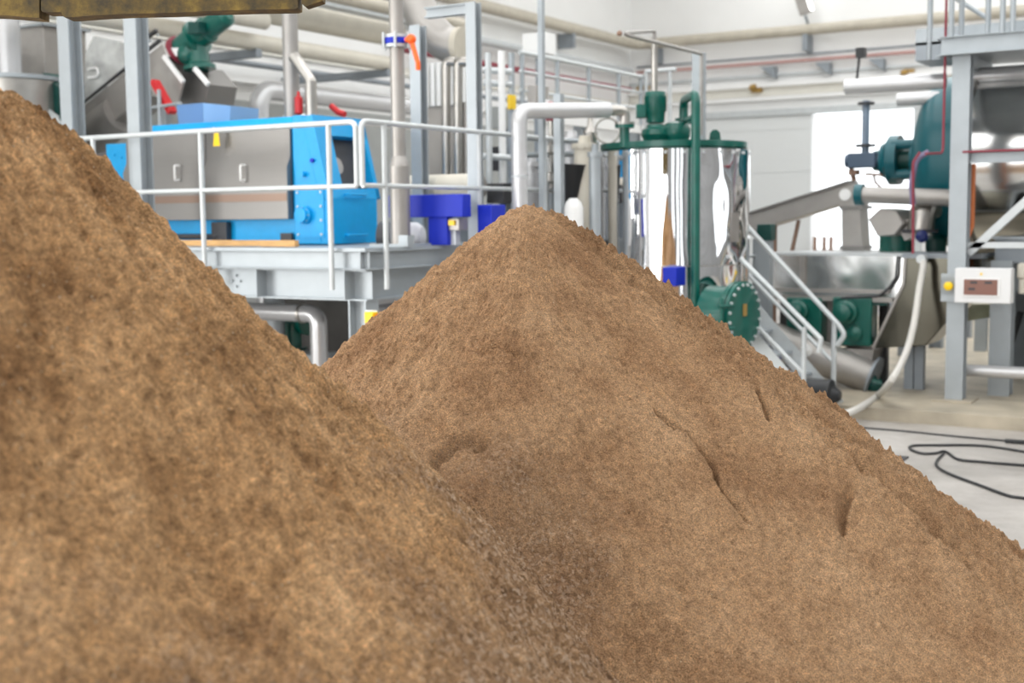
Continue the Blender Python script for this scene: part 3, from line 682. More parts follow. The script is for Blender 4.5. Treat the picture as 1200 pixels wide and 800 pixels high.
# stainless tank at the edge
YT = YC+1.3; 
t = thing('stainless_hopper', 'rounded stainless tank at the left edge above the near heap', 'tank', PY(5, 240, YT+.7))
a_ = PY(49, 110, YT+.7); r_ = .6; cx_ = a_.x-r_
zl, zh = ZD, PY(20, 80, YT).z; zh2 = PY(8, 20, YT).z
part('drum', t, lathe(B(), (cx_, YT+.7, zl), (0, 0, 1), [(0, r_), (zh-zl-.04, r_), (zh-zl, r_-.05)], 48), steel)
r2 = r_-(a_.x-PY(19, 60, YT+.7).x); part('upper_drum', t, lathe(B(), (cx_, YT+.7, zh-.01), (0, 0, 1), [(0, r2), (1.2, r2)], 48), insul)
part('lid_rim', t, lathe(B(), (cx_, YT+.7, zh-.03), (0, 0, 1), [(0, r_+.02), (.05, r_+.02)], 48), galv)
a_, b_ = PY(20, 34, YT+1.6), PY(53, 84, YT+1.6)
t = thing('feed_box', 'grey sheet metal box between the left tank and the first column', 'box', ((a_.x+b_.x)/2, YT+1.9, b_.z))
part('casing', t, box(B(), (a_.x, YT+1.6, b_.z-.3), (b_.x, YT+2.3, a_.z)), duct, bevel=.01)
part('top_flange', t, box(B(), (a_.x-.05, YT+1.55, a_.z), (b_.x+.05, YT+2.35, a_.z+.03)), galv)
part('support', t, box(B(), (a_.x+.1, YT+1.9, ZD), (a_.x+.2, YT+2.0, b_.z-.3)), galv_dark)
a_, b_ = PY(50, 85, YT+.9), PY(70, 145, YT+.9)
t = thing('junction_cabinet', 'dark green cabinet tucked between tank and first column', 'cabinet', ((a_.x+b_.x)/2, YT+1, ZD))
part('casing', t, prism(B(), [(a_.x, YT+.9, ZD), (a_.x, YT+.9, a_.z), (b_.x, YT+.9, a_.z-.2), (b_.x, YT+.9, ZD)], (0, .4, 0)), green_dk)
a_ = PY(54, 112, YT+.88); part('label_plate', t, box(B(), (a_.x-.05, YT+.87, a_.z-.07), (a_.x+.06, YT+.9, a_.z+.07)), duct)
a_ = [PY(x, y, YT+.8) for x, y in ((49, 122), (50, 145), (70, 145), (66, 135))]
part('gusset', t, prism(B(), a_, (0, .03, 0)), galv_white)
# inclined screw conveyor with green gear motor
YS = YM+2.4
p0, p1 = PY(92, 128, YS), PY(203, 40, YS); d = (p1-p0).normalized(); n = Vector((-d.z, 0, d.x))
t = thing('screw_conveyor', 'stainless inclined screw conveyor rising to a green gear motor', 'conveyor', (p0.x, YS, ZD))
bm = B(); obox(bm, p0-n*.38, p1-n*.38, .5, .45, n); part('trough', t, bm, duct, bevel=.02)
bm = B()
for o in (0.02, -.12): obox(bm, p0+n*o+V(0, -.27, 0), p1+n*o+V(0, -.27, 0), .05, .035, n)
part('flange_rail', t, bm, dark)
bm = B(); L_ = (p1-p0).length
for k in range(14): q = p0+d*(L_*k/13)-n*.05+V(0, -.27, 0); cyl(bm, q, q+V(0, -.025, 0), .018, seg=6)
part('bolt', t, bm, galv)
a_ = [PY(x, y, YS-.3) for x, y in ((100, 62), (110, 42), (146, 50), (146, 78), (98, 118))]
part('inspection_window', t, prism(B(), a_, (0, .03, 0)), glassy)
hp = PY(112, 85, YS-.33); part('handle', t, tube(B(), [hp+V(-.15, 0, .05), hp+V(.03, 0, .06), hp+V(.06, 0, -.02), hp+V(.0, 0, -.06), hp+V(-.15, 0, -.06)], .015, .04, 8), white)
hp = PY(130, 145, YS-.4); part('lower_pan', t, lathe(B(), p0-n*.5+V(.0, -.1, 0), d, [(0, .26), (.8, .26)], 24), duct)
for q in (.15, .9): 
    s = p0.lerp(p1, q); part('support_leg', t, box(B(), (s.x-.05, YS-.05, ZD), (s.x+.05, YS+.05, s.z-.6)), galv)
a_ = [PY(x, y, YS-.35) for x, y in ((190, 66), (215, 96), (208, 122), (178, 112), (180, 80))]
ch = part('discharge_chute', t, prism(B(), a_, (0, .03, 0)), duct)
a_ = [PY(x, y, YS-.1) for x, y in ((206, 78), (228, 78), (245, 99), (240, 125), (208, 122))]
part('chute_side', ch, prism(B(), a_, (0, .5, 0)), brushed)
bm = B(); obox(bm, PY(192, 66, YS-.36), PY(215, 96, YS-.36), .04, .05, V(0, 0, 1)); obox(bm, PY(228, 80, YS-.36), PY(244, 99, YS-.36), .04, .05, V(0, 0, 1)); part('chute_rim', ch, bm, white)
bm = B(); p = PY(216, 70, YS-.05); lathe(bm, p, (0, 0, 1), [(0, .13), (.02, .22), (.12, .24)], 20); part('collar', t, bm, white)
g = PY(231, 44, YS-.1)
bm = B(); lathe(bm, g, d, [(-.35, .10), (-.3, .16), (-.05, .17), (-.02, .22), (.02, .22), (.04, .16), (.2, .17), (.22, .14), (.55, .14), (.6, .08)], 24)
lathe(bm, g+V(0, 0, -.1), (0.1, 0, -1), [(0, .13), (.22, .14), (.25, .2), (.3, .2)], 20); ball(bm, g+V(-.1, -.05, -.2), .15)
part('gear_motor', t, bm, green)
part('terminal_box', t, box(B(), g+V(.12, -.27, .0), g+V(.3, -.14, .14)), green_dk)
bm = B(); cyl(bm, g+d*-.36+V(0, -.02, 0), g+d*-.30+V(0, -.02, 0), .19); part('bearing_ring', t, bm, rust_red)
a_, b_ = PY(181, 95, YS-.6), PY(202, 132, YS-.6); single('red_strut', 'bright red sloping bar below the conveyor chute', 'bar', obox(B(), a_, b_, .06, .12, V(0, 1, 0)), red)
a_, b_ = PY(179, 126, YS-.7), PY(212, 121, YS-.7)
t = thing('access_rail', 'short thin rail above the machine lid near the red bar', 'railing', (a_.x, YS-.7, ZD))
part('top_rail', t, tube(B(), [a_, b_], .02), galv); part('post', t, tube(B(), [PY(186, 105, YS-.7), V(PY(186, 105, YS-.7).x, YS-.7, ZD)], .025), galv)
# grey blue tray
a_, b_ = PY(207, 123, YM+W+.15), PY(238, 140, YM+W+.15); c_ = PY(270, 124, YM+W+.15); e_ = PY(262, 140, YM+W+.15)
t = thing('collection_tray', 'grey blue funnel shaped tray behind the machine lid', 'tray', (b_.x, YM+W+.2, ZD))
part('front_panel', t, prism(B(), [a_, (b_.x, a_.y, a_.z), (b_.x, a_.y, ZD+.4), (a_.x+.1, a_.y, ZD+.4)], (0, .5, 0)), blue_tray)
part('side_panel', t, prism(B(), [(b_.x+.005, a_.y, a_.z), c_, (e_.x, e_.y, ZD+.4), (b_.x+.005, a_.y, ZD+.4)], (0, .45, 0)), mat('light_steel_blue_paint', (.25, .45, .74), .4))
# ---- stainless riser with offset branch
Yv = YM+W+.5; xq = PY(341.5, 100, Yv).x
t = thing('pipe_riser', 'stainless riser with a kinked side branch behind the machine', 'pipe', (xq, Yv, ZD))
part('main_pipe', t, tube(B(), [(xq, Yv, ZD), (xq, Yv, PY(341, 8, Yv).z)], .085, seg=20), duct)
a_, b_ = PY(348, 71, Yv-.05), PY(364, 95, Yv-.05); part('branch', t, tube(B(), [a_+V(-.05, 0, .05), a_, b_, (b_.x, b_.y, ZD)], .062, .03, 16), steel)
p = PY(350, 118, Yv-.1); single('red_valve', 'small red valve beside the stainless riser above the blue lid', 'valve', lathe(B(), p+V(0, 0, -.15), (0, 0, 1), [(0, .02), (.02, .045), (.18, .045), (.2, .02), (.25, .015)], 12), red)
p = PY(392, 128, Yv+.4); single('red_hand_lever', 'red lever sticking up behind the right end of the blue lid', 'lever', tube(B(), [PY(388, 124, Yv+.4), PY(396, 131, Yv+.4), PY(404, 134, Yv+.4)], .035, .05), red)
# ---- wall pipes (the left wall runs away to the right)
def wpipe(label, pts, X, r, m, name='pipe_line', cat='pipe', seg=16, y0=None, y1=None, group=None):
    """straight pipe along the left wall through the pixel, spanning two picture columns"""
    (pxa, pxb, px, py) = pts; z = PX(px, py, X).z
    ya = PX(pxa, py, X).y if y0 is None else y0; yb = PX(pxb, py, X).y if y1 is None else y1
    return single(name, label, cat, tube(B(), [V(X, ya, z), V(X, yb, z)], r, seg=seg), m, group)
zcor = PY(1000, 30, YW-.35).z; XP = XW+.35
xe_ = PY(1180, 16, YW-.35).x+6
t = thing('perimeter_pipe', 'long beige pipe running high along both walls through the room corner', 'pipe', (XP, YW-.35, zcor))
part('pipe_run', t, tube(B(), [(XP, 1.5, zcor), (XP, YW-.35, zcor), (xe_, YW-.35, zcor)], .135, .35, 18), cream_d)
parts('bracket', t, [box(B(), (x-.06, YW-.45, zcor-.5), (x+.06, YW-.02, zcor-.11)) for x in (PY(775, 60, YW).x, PY(950, 50, YW).x)], galv_dark)
parts('bracket', t, [box(B(), (XW+.01, y-.06, zcor-.45), (XW+.42, y+.06, zcor-.11)) for y in (PX(655, 50, XW).y, PX(450, 20, XW).y)], galv_dark)
# big cream insulated duct at left and elbows
Xd = XW+2.2
z1 = PX(400, 26, Xd).z; ya, yb = PX(345, 20, Xd).y, PX(458, 35, Xd).y
t = thing('insulated_duct', 'thick cream insulated duct ending behind the orange lever pipe', 'duct', (Xd, yb, z1-.3))
part('duct_run', t, tube(B(), [(Xd, ya-2.5, z1), (Xd, yb, z1)], .23, 0, 20), cream)
part('end_ring', t, cyl(B(), (Xd, yb-.02, z1), (Xd, yb+.06, z1), .25), cream_d)
z2 = PX(400, 66, Xd).z
t = thing('insulated_pipe', 'slim cream pipe on brackets below the thick cream duct', 'pipe', (Xd, yb, z2-.1))
part('pipe_run', t, tube(B(), [(Xd, ya-5, z2), (Xd, PX(461, 76, Xd).y, z2)], .12, 0, 16), cream)
parts('bracket', t, [box(B(), (XW+.02, y-.06, z2-.22), (Xd+.1, y+.06, z2-.1)) for y in (ya-.9, yb-.2)], galv_dark)
wpipe('cream pipe crossing above the green gear motor at top left', (180, 310, 250, 14), Xd+.3, .12, cream, y0=PX(165, 10, Xd+.3).y)
z_n = PX(470, 13, Xd+.6).z; yn1 = PX(548, 13, Xd+.6).y
single('brown_pipe', 'brownish steel pipe running high from the rusty lip to the portal column', 'pipe', tube(B(), [V(Xd+.6, 3.0, z_n), V(Xd+.6, yn1, z_n)], .11, seg=16), cream_d)
z_n2 = PX(470, 24, Xd+.5).z
single('cable_tray', 'light grey cable tray directly below the brownish high pipe', 'tray', obox(B(), V(Xd+.5, 3.0, z_n2), V(Xd+.5, yn1, z_n2), .25, .07), galv_white)
z3 = PX(420, 118, Xd).z; ya3 = PX(303, 108, Xd).y; yb3 = PX(540, 130, Xd).y
t = thing('white_pipe_loop', 'bright white pipe turning down behind the blue lid', 'pipe', (Xd, ya3, ZD))
part('pipe_run', t, tube(B(), [(Xd, ya3, bz(V(Xd, ya3, 0))), (Xd, ya3, z3), (Xd, yb3, z3)], .14, .28, 18), insul)
part('inner_frame', t, tube(B(), [(Xd+.1, ya3+.45, bz(V(Xd+.1, ya3+.45, 0))), (Xd+.1, ya3+.45, z3-.35), (Xd+.1, yb3, z3-.35)], .05, .1), white)
wpipe('thin dark conduit sagging below the slim cream pipe', (250, 700, 400, 90), XW+.3, .05, galv_dark, 'conduit')
wpipe('pale cable tray along the left wall under the high beige pipe', (200, 739, 500, 34), XW+.25, .09, galv_white, 'cable_tray')
wpipe('faded red pipe along the left wall', (470, 738, 640, 88), XW+.3, .07, rust_red, 'red_pipe')
# curved insulated duct coming from above right of the lever
Y3 = PD(520, 60, 15).y
t = thing('curved_duct', 'grey white curved duct sweeping down to two small pipe bends', 'duct', PY(520, 90, Y3))
pts = [PY(x, y, Y3) for x, y in ((478, -25), (487, 0), (500, 30), (522, 52), (541, 55))]
part('duct_bend', t, tube(B(), pts, .21, .6, 20), duct); 
part('joint_ring', t, cyl(B(), pts[-1]+V(-.03, 0, 0), pts[-1]+V(.05, 0, 0), .23), cream_d)
for k, (xa, xb) in enumerate(((519, 527), (533, 543))):
    a_ = [PY(xb+9, 70, Y3-.3), PY(xb, 70, Y3-.3), PY(xa+1, 78, Y3-.3)]
    single('bent_pipe', ['bright small pipe hooking over left of the portal column', 'second hooked small pipe, nearest the portal column'][k], 'pipe', tube(B(), [PY(xa+16, 72, Y3-.3), PY(xa+4, 72, Y3-.3), V(PY(xa+1, 100, Y3-.3).x, Y3-.3, ZD)], .055, .12, 14), steel)
# grey machinery housing and louvre between lever pipe and portal
a_, b_ = PY(498, 75, Y3+1.2), PY(548, 122, Y3+1.2)
t = thing('louvre_panel', 'pale louvred panel with dark slot left of the portal column', 'panel', ((a_.x+b_.x)/2, Y3+1.2, b_.z))
part('panel', t, box(B(), (a_.x, Y3+1.2, b_.z), (b_.x, Y3+1.5, a_.z)), greyp)
bm = B()
for k in range(7): x = a_.x+(b_.x-a_.x)*(k+.5)/7; box(bm, (x-.03, Y3+1.16, b_.z), (x+.03, Y3+1.2, a_.z))
part('slat', t, bm, white); part('stand', t, box(B(), (a_.x, Y3+1.25, ZD), (b_.x, Y3+1.45, b_.z)), duct)
# ================================================================ middle: pipe rack, insulated pipe, mirror tank
tc_ = PD(789, 250, 13.6); TX, TY = tc_.x, tc_.y; TR = .80
# walkway rail in the corner behind
def rack_rail(pxa, pya, Y, X, pxb, zlow_py, posts, label, m=galv_white, along='y'):
    zt_ = PX(pxa, pya, X).z; ya_, yb_ = PX(pxa, pya, X).y, PX(pxb, pya, X).y
    zl_ = PX(pxa, zlow_py, X).z
    t = thing('walkway_rail', label, 'railing', (X, ya_, zl_))
    part('top_rail', t, tube(B(), [(X, ya_, zt_), (X, yb_, zt_)], .03), m)
    for f in (.33, .66): part('mid_rail', t, tube(B(), [(X, ya_, zt_+(zl_-zt_)*f), (X, yb_, zt_+(zl_-zt_)*f)], .022), m)
    for px in posts: y = PX(px, 100, X).y; part('post', t, tube(B(), [(X, y, zl_), (X, y, zt_)], .03), galv)
    return t
XK = XC-1.6
t1 = rack_rail(609, 61, 0, XK, 753, 128, (612, 653, 690, 725, 751), 'white topped high walkway railing in front of the room corner')
zk = PX(609, 128, XK).z; ya_, yb_ = PX(609, 61, XK).y, PX(753, 61, XK).y
part('toe_board', t1, box(B(), (XK-.05, ya_, zk-.12), (XK, yb_, zk)), white)
for f in (.02, .5, .98): y = ya_+(yb_-ya_)*f; part('column', t1, hbeam(B(), (XK-.1, y, bz(V(XK-.1, y, 0))), (XK-.1, y, zk-.1), .14, .14), galv)
a_ = PY(755, 84, yb_); b_ = PY(792, 91, yb_)
t = thing('walkway_rail', 'short white topped railing leading behind the green tank motor', 'railing', (a_.x, yb_, zk))
part('top_rail', t, tube(B(), [(XK+.05, yb_, a_.z), (b_.x, yb_, a_.z)], .03), galv_white)
for px in (757, 785): x = PY(px, 100, yb_).x; part('post', t, tube(B(), [(x, yb_, zk-1.5), (x, yb_, a_.z)], .03), galv_white)
# tall poles of the pipe rack
def pole(px, pyt, pyb, D, r, m, label, name='rack_pole', zb=0.0, ztop=None, sq=False):
    p = PD(px, (pyt+pyb)/2, D); zb = bz(p); zt_ = PD(px, pyt, D).z if ztop is None else ztop
    bm = B()
    if sq: box(bm, (p.x-r, p.y-r, zb), (p.x+r, p.y+r, zt_))
    else: cyl(bm, (p.x, p.y, zb), (p.x, p.y, zt_), r, seg=14)
    return single(name, label, 'pole', bm, m)
pole(635, 30, 230, 12.6, .026, galv, 'tall square galvanised post rising past the silver elbow', ztop=6.2, sq=True)
pole(655, 110, 230, 12.9, .04, galv, 'galvanised post just right of the tallest thin post', sq=True)
pole(573, 62, 230, 13.6, .035, galv_white, 'thin white post next right of the portal column')
pole(588.5, 60, 230, 13.8, .04, white, 'white post midway between portal column and silver pipe')
pole(600, 62, 230, 14.2, .035, galv, 'slim grey post directly behind the silver vertical pipe')
pole(547, 120, 230, 14.6, .05, duct, 'dull round post hidden partly by the portal column')
# cross rails on the rack
for k, (pxa, pxb, py, D, lab) in enumerate(((566, 600, 183, 13.7, 'upper'), (566, 600, 82, 13.9, 'top'), (566, 600, 97, 13.9, 'second'))):
    a_, b_ = PD(pxa, py, D), PD(pxb, py+2, D); single('rack_crossbar', lab+' short horizontal bar between the thin white posts', 'bar', tube(B(), [a_, b_], .035), galv_white)
for k, (pxa, pya, pxb, pyb, lab) in enumerate(((600, 160, 700, 168, 'upper grey rail running from the silver pipe to the tank'), (600, 182, 700, 180, 'lower grey rail running from the silver pipe to the tank'))):
    a_, b_ = PD(pxa, pya, 13.1), PD(pxb, pyb, 13.9); single('grey_rail', lab, 'rail', tube(B(), [a_, b_], .03), galv)
# cabinets and devices in the rack
def cab(px0, py0, px1, py1, D, dep, m, name, label, cat, leg=True):
    a, b = PD(px0, py0, D), PD(px1, py1, D); t = thing(name, label, cat, ((a.x+b.x)/2, a.y+dep/2, 0))
    part('casing', t, box(B(), (min(a.x, b.x), a.y, b.z), (max(a.x, b.x), a.y+dep, a.z)), m, bevel=.006)
    if leg:
        x = (a.x+b.x)/2; part('stand', t, box(B(), (x-.04, a.y+dep*.4, bz(a)), (x+.04, a.y+dep*.4+.08, b.z)), galv_dark)
    return t
cab(612, 40, 648, 64, 17.5, .3, white, 'junction_box', 'white box mounted high under the beige wall pipe', 'cabinet')
cab(594, 111, 600, 128, 14.0, .12, yellow, 'warning_light', 'small orange yellow box behind the silver pipe elbow', 'box')
cab(576, 125, 590, 150, 14.8, .3, greyp, 'instrument_box', 'grey instrument box between the thin white posts', 'box')
cab(576, 172, 590, 200, 15.0, .3, dark, 'instrument_box', 'dark cabinet low between the thin white posts', 'cabinet')
cab(618, 100, 632, 122, 15.0, .3, duct, 'instrument_box', 'pale grey box left of the tall thin post', 'box')
cab(570, 215, 598, 238, 13.2, .4, dark, 'motor_housing', 'dark grey housing behind the right guardrail', 'housing')
p = PD(641, 122, 14.2); single('pressure_gauge', 'round white gauge above the silver pipe', 'gauge', lathe(B(), p, HF*-1, [(0, .05), (.03, .05), (.032, 0)], 20), white)
def valve_stack(px, py, D, label):
    t = thing('valve_stack', label, 'valve', PD(px, 230, D)); p = PD(px, py, D)
    part('body', t, lathe(B(), p+V(0, 0, -.5), (0, 0, 1), [(0, .03), (.1, .03), (.12, .07), (.2, .07), (.22, .03), (.4, .03), (.42, .08), (.5, .08), (.52, .03), (.75, .03)], 14), steel)
    part('actuator', t, lathe(B(), p+V(0, 0, .25), (0, 0, 1), [(0, .05), (.03, .07), (.18, .07), (.2, .03)], 14), rust_red)
    part('pipe', t, cyl(B(), (p.x, p.y, bz(p)), p+V(0, 0, -.5), .03), galv)
valve_stack(646, 170, 13.4, 'steel valve with dull red cap seen between two grey posts')
# black funnel
p = PD(666, 200, 13.3)
t = thing('black_funnel', 'black funnel shaped bucket in front of the white pipes', 'funnel', PD(666, 232, 13.3))
part('cone', t, lathe(B(), p+V(0, 0, -.35), (.08, 0, 1), [(0, .09), (.1, .12), (.4, .17), (.42, .18)], 22), black)
part('spout', t, cyl(B(), (p.x, p.y, bz(p)), p+V(0, 0, -.35), .06), dark)
p = PD(650, 218, 13.5); single('black_hood', 'second black casing low between the grey posts', 'casing', lathe(B(), V(p.x, p.y, bz(p)), (0, 0, 1), [(0, .08), (p.z-bz(p)-.1, .1), (p.z-bz(p)+.2, .05)], 16), black)
# bulky white pipes
for (px, w, pt, D, m, lab) in ((669, .13, 162, 14.2, insul, 'bright white vertical pipe behind the black funnel'), (685, .11, 168, 13.3, cream, 'cream vertical pipe beside the tank left edge'), (623, .10, 190, 14.0, insul, 'white vertical pipe right of the silver elbow pipe'), (697, .06, 178, 13.0, galv, 'grey slim pipe touching the tank outline')):
    p = PD(px, pt, D); single('vertical_pipe', lab, 'pipe', lathe(B(), (p.x, p.y, bz(p)), (0, 0, 1), [(0, w), (p.z-bz(p)-.05, w), (p.z-bz(p)-.05, w*1.25), (p.z-bz(p), w*1.25), (p.z-bz(p), w*.6), (p.z-bz(p)+.08, w*.5)], 20), m)
p = PD(672, 238, 12.9); t = thing('white_filter', 'white bottle shaped filter just behind the heap tip', 'filter', (p.x, p.y, 0))
part('bowl', t, lathe(B(), (p.x, p.y, p.z-.45), (0, 0, 1), [(0, .08), (.1, .1), (.4, .1), (.46, .08), (.5, .04)], 18), white); part('stem', t, cyl(B(), (p.x, p.y, 0), (p.x, p.y, p.z-.44), .05), steel)
p = PD(692, 150, 13.6); t = thing('ball_valve', 'small steel valve with ring handle left of the green tank lid', 'valve', p+V(0, 0, -.2))
part('body', t, lathe(B(), p+V(0, 0, -.25), (0, 0, 1), [(0, .03), (.08, .03), (.1, .07), (.2, .08), (.28, .03), (.42, .02)], 16), steel)
bm = B(); c = PD(712, 153, 13.4); ring = [c+r0*(.13*math.cos(k*PI/12))+V(0, 0, .13*math.sin(k*PI/12)) for k in range(24)]; ring.append(ring[0]); sweep(bm, ring, .012, 8); part('hoop', t, bm, steel)
bm = B(); lathe(bm, (PD(692, 180, 13.6).x, PD(692, 180, 13.6).y, 0), (0, 0, 1), [(0, .05), (p.z-.25, .05)], 12); part('riser', t, bm, insul)
# silver insulated pipe: vertical, elbow, horizontal to the tank flange
D1, D2 = 12.2, 13.0; a_ = PD(608, 130, D1); b_ = PD(712, 129, D2)
t = thing('insulated_pipe', 'smooth silver white pipe rising behind the heap and turning right to the tank', 'pipe', (a_.x, a_.y, 0))
part('vertical_run', t, tube(B(), [(a_.x, a_.y, 0), (a_.x, a_.y, a_.z), b_], .077, .13, 22), insul)
c_ = PD(743, 128, D2+.1); e_ = PD(732, 160, D2+.1); f_ = PD(732, 146, D2+.1)
part('bare_elbow', t, tube(B(), [b_+(a_-b_)*.02, V(f_.x, f_.y, b_.z), f_], .055, .16, 18), steel)
part('cladding_joint', t, cyl(B(), (a_.x, a_.y, PD(608, 208, D1).z), (a_.x, a_.y, PD(608, 208, D1).z+.02), .081), galv_white)
NZ = f_
# ---------------------------------------------------------------- mirror tank
zl_ = PD(789, 176, 13.6-TR).z; zlt = PD(789, 164, 13.6-TR).z; zs = PD(789, 312, 13.6-TR).z
t = thing('mixing_tank', 'mirror polished round tank with a teal green lid and motor', 'tank', (TX, TY, 0))
def shell(z0_, z1_, R, seed):
    bm = B(); n, m_ = 128, 30; g = np.random.RandomState(seed); rows = []
    tt, zz = np.meshgrid(np.arange(n)*2*PI/n, np.linspace(z0_, z1_, m_))
    view = math.atan2(-TY, -TX); rel = (tt-view+PI) % (2*PI)-PI
    right = smooth(.1, .45, rel); 
    dz = perlin(np.cos(tt).ravel()*4.2+seed, np.sin(tt).ravel()*4.2, zz.ravel()*2.6).reshape(tt.shape)
    dr = R + .016*dz*right + .0012*dz
    for j in range(m_): rows.append([bm.verts.new((TX+dr[j, i]*math.cos(tt[j, i]), TY+dr[j, i]*math.sin(tt[j, i]), zz[j, i])) for i in range(n)])
    for a, c in zip(rows, rows[1:]):
        for k in range(n): bm.faces.new((a[k], a[(k+1) % n], c[(k+1) % n], c[k]))
    return bm
part('upper_shell', t, shell(zs+.003, zl_+.02, TR, 1), mirror); part('lower_shell', t, shell(.12, zs-.003, TR-.004, 5), mirror)
part('seam_ring', t, lathe(B(), (TX, TY, zs-.006), (0, 0, 1), [(0, TR-.02), (0, TR+.004), (.012, TR+.004), (.012, TR-.02)], 96), steel)
part('base_ring', t, lathe(B(), (TX, TY, 0), (0, 0, 1), [(0, TR-.05), (.13, TR-.05)], 64), galv_dark)
lid = part('lid', t, lathe(B(), (TX, TY, zl_), (0, 0, 1), [(0, TR-.05), (0, TR-.04), (.04, TR-.04), (.045, TR-.02), (.105, TR-.02), (.11, TR-.06), (.13, .3), (.135, 0)], 96), green)
bm = B(); bolts(bm, (TX, TY, zl_+.002), (0, 0, -1), TR-.0, 26, .018, .03, .1); part('lid_bolt', lid, bm, galv_white)
# motor
mp = PD(768, 164, 13.3); zt_ = PD(768, 107, 13.3).z; mx, my = mp.x, mp.y; zb_ = zl_+.1; h = zt_-zb_
mo = part('motor', t, lathe(B(), (mx, my, zb_+h*.38), (0, 0, 1), [(0, .07), (.01, .095), (h*.20, .10), (h*.22, .107), (h*.58, .107), (h*.61, .10), (h*.62, .06)], 24), green)
bm = B()
for k in range(24):
    a = k*PI/12; q = V(mx+.105*math.cos(a), my+.105*math.sin(a), 0); obox(bm, q+V(0, 0, zb_+h*.62), q+V(0, 0, zb_+h*.9), .006, .02, V(math.cos(a), math.sin(a), 0))
part('cooling_fin', mo, bm, green)
p = V(mx, my, zb_+h*.6)-r0*.15; part('terminal_box', mo, obox(B(), p+V(0, 0, -.06), p+V(0, 0, .08), .1, .13, HF), green, bevel=.008)
gb = part('gearbox', t, lathe(B(), (mx, my, zb_-.02), (0, 0, 1), [(0, .15), (.03, .15), (.04, .12), (h*.12, .13), (h*.2, .15), (h*.3, .14), (h*.34, .1), (h*.4, .09)], 24), green)
q = V(mx, my, zb_)+r0*.22; part('gear_housing', gb, lathe(B(), q, (0, 0, 1), [(0, .10), (.06, .14), (.14, .15), (.2, .12), (.22, .06)], 20), green)
part('gear_cover', gb, obox(B(), V(mx, my, zb_+.12), q+V(0, 0, .12)+r0*.1, .2, .12), green, bevel=.02)
# nozzle with flange under the elbow
bm = B(); cyl(bm, (NZ.x, NZ.y, zl_+.05), (NZ.x, NZ.y, NZ.z), .05); cyl(bm, (NZ.x, NZ.y, NZ.z-.035), (NZ.x, NZ.y, NZ.z), .10); part('inlet_nozzle', t, bm, green)
bm = B(); cyl(bm, (NZ.x, NZ.y, NZ.z+.002), (NZ.x, NZ.y, NZ.z+.025), .10); part('nozzle_flange', t, bm, steel)
# green swan neck pipe down the front
gy = TR+.08
pA = PD(801, 160, 13.4); base = PD(815, 250, 13.6-TR-.1)
zn = PD(808, 113, 13.0).z
part('swan_neck_pipe', t, tube(B(), [(pA.x, pA.y, zl_+.08), (pA.x, pA.y, zn), (base.x, base.y, zn), (base.x, base.y, .4), (base.x+.1, base.y+.3, .4)], .046, .12, 18), green)
bm = B(); zf_ = PD(801, 142, 13.4).z; cyl(bm, (pA.x, pA.y, zf_-.03), (pA.x, pA.y, zf_-.004), .09); cyl(bm, (pA.x, pA.y, zf_+.004), (pA.x, pA.y, zf_+.03), .09); tube(bm, [(pA.x, pA.y, zf_), (base.x, base.y, zf_)], .03); part('pipe_flange', t, bm, green)
# lifting lugs
for px in (838,):
    p = PD(px, 160, 13.4); p.z = zl_+.08
    bm = B(); pts = [p+r0*x+V(0, 0, z) for x, z in ((-.11, 0), (.11, 0), (.11, .04), (.06, .06), (.05, .13), (.02, .16), (-.02, .16), (-.05, .13), (-.06, .06), (-.11, .04))]; prism(bm, pts, HF*.03); cyl(bm, p+V(0, 0, .1)-HF*.01, p+V(0, 0, .1)-HF*.005, .03); part('lifting_lug', t, bm, green)
p = PD(868, 166, 13.55); part('lid_clamp', t, obox(B(), V(p.x, p.y, zl_-.0), V(p.x, p.y, zl_+.1), .03, .06, HF), galv_white)
# rating plate on the shell
a = math.atan2(-TY, -TX)+.86
def onshell(a, z, R=TR+.012): return V(TX+R*math.cos(a), TY+R*math.sin(a), z)
za, zb2 = PD(866, 249, 13.2).z, PD(866, 283, 13.2).z
bm = B(); prism(bm, [onshell(a+.10, zb2), onshell(a-.06, zb2), onshell(a-.06, za), onshell(a+.10, za)], V(math.cos(a), math.sin(a), 0)*.012); part('rating_plate', t, bm, duct)
part('hazard_panel', t, box(B(), PD(776, 313, 12.55)+V(0, 0, 0), PD(797, 335, 12.55)+V(0, .14, 0)), navy, bevel=.01)
p = PD(791, 323, 12.5); 
# manhole
mc = PD(868, 370, 12.5); mo_ax = (-HF+r0*1.25).normalized(); R_ = .345
mh = part('manhole_neck', t, cyl(B(), mc-mo_ax*.02, mc-mo_ax*.34, R_-.05, seg=40), green)
mf = part('manhole_cover', t, lathe(B(), mc, mo_ax, [(-.06, R_), (-.012, R_), (-.012, R_-.02), (0, R_-.02), (0, R_), (.035, R_), (.04, R_-.02), (.042, 0)], 48), green)
ba = mo_ax.orthogonal().normalized(); bb = mo_ax.cross(ba)
for k in range(20):
    q_ = mc+mo_ax*.03+(ba*math.cos(k*PI/10)+bb*math.sin(k*PI/10))*(R_-.035); part('bolt', mf, cyl(B(), q_, q_+mo_ax*.03, .016, seg=6), galv_white)
p = mc+mo_ax*.046+V(0, 0, .06); s_ = mo_ax.cross(V(0, 0, 1)); part('cover_tag', mf, prism(B(), [p+s_*.04+V(0, 0, .06), p-s_*.04+V(0, 0, .06), p-s_*.04-V(0, 0, .06), p+s_*.04-V(0, 0, .06)], mo_ax*.004), bronze)
bm = B(); s2 = -s_ if s_.dot(r0) > 0 else s_
for dz in (-.1, .12): tube(bm, [mc+s2*(R_+.1)+V(0, 0, dz), mc+s2*(R_-.1)+mo_ax*.06+V(0, 0, dz)], .015)
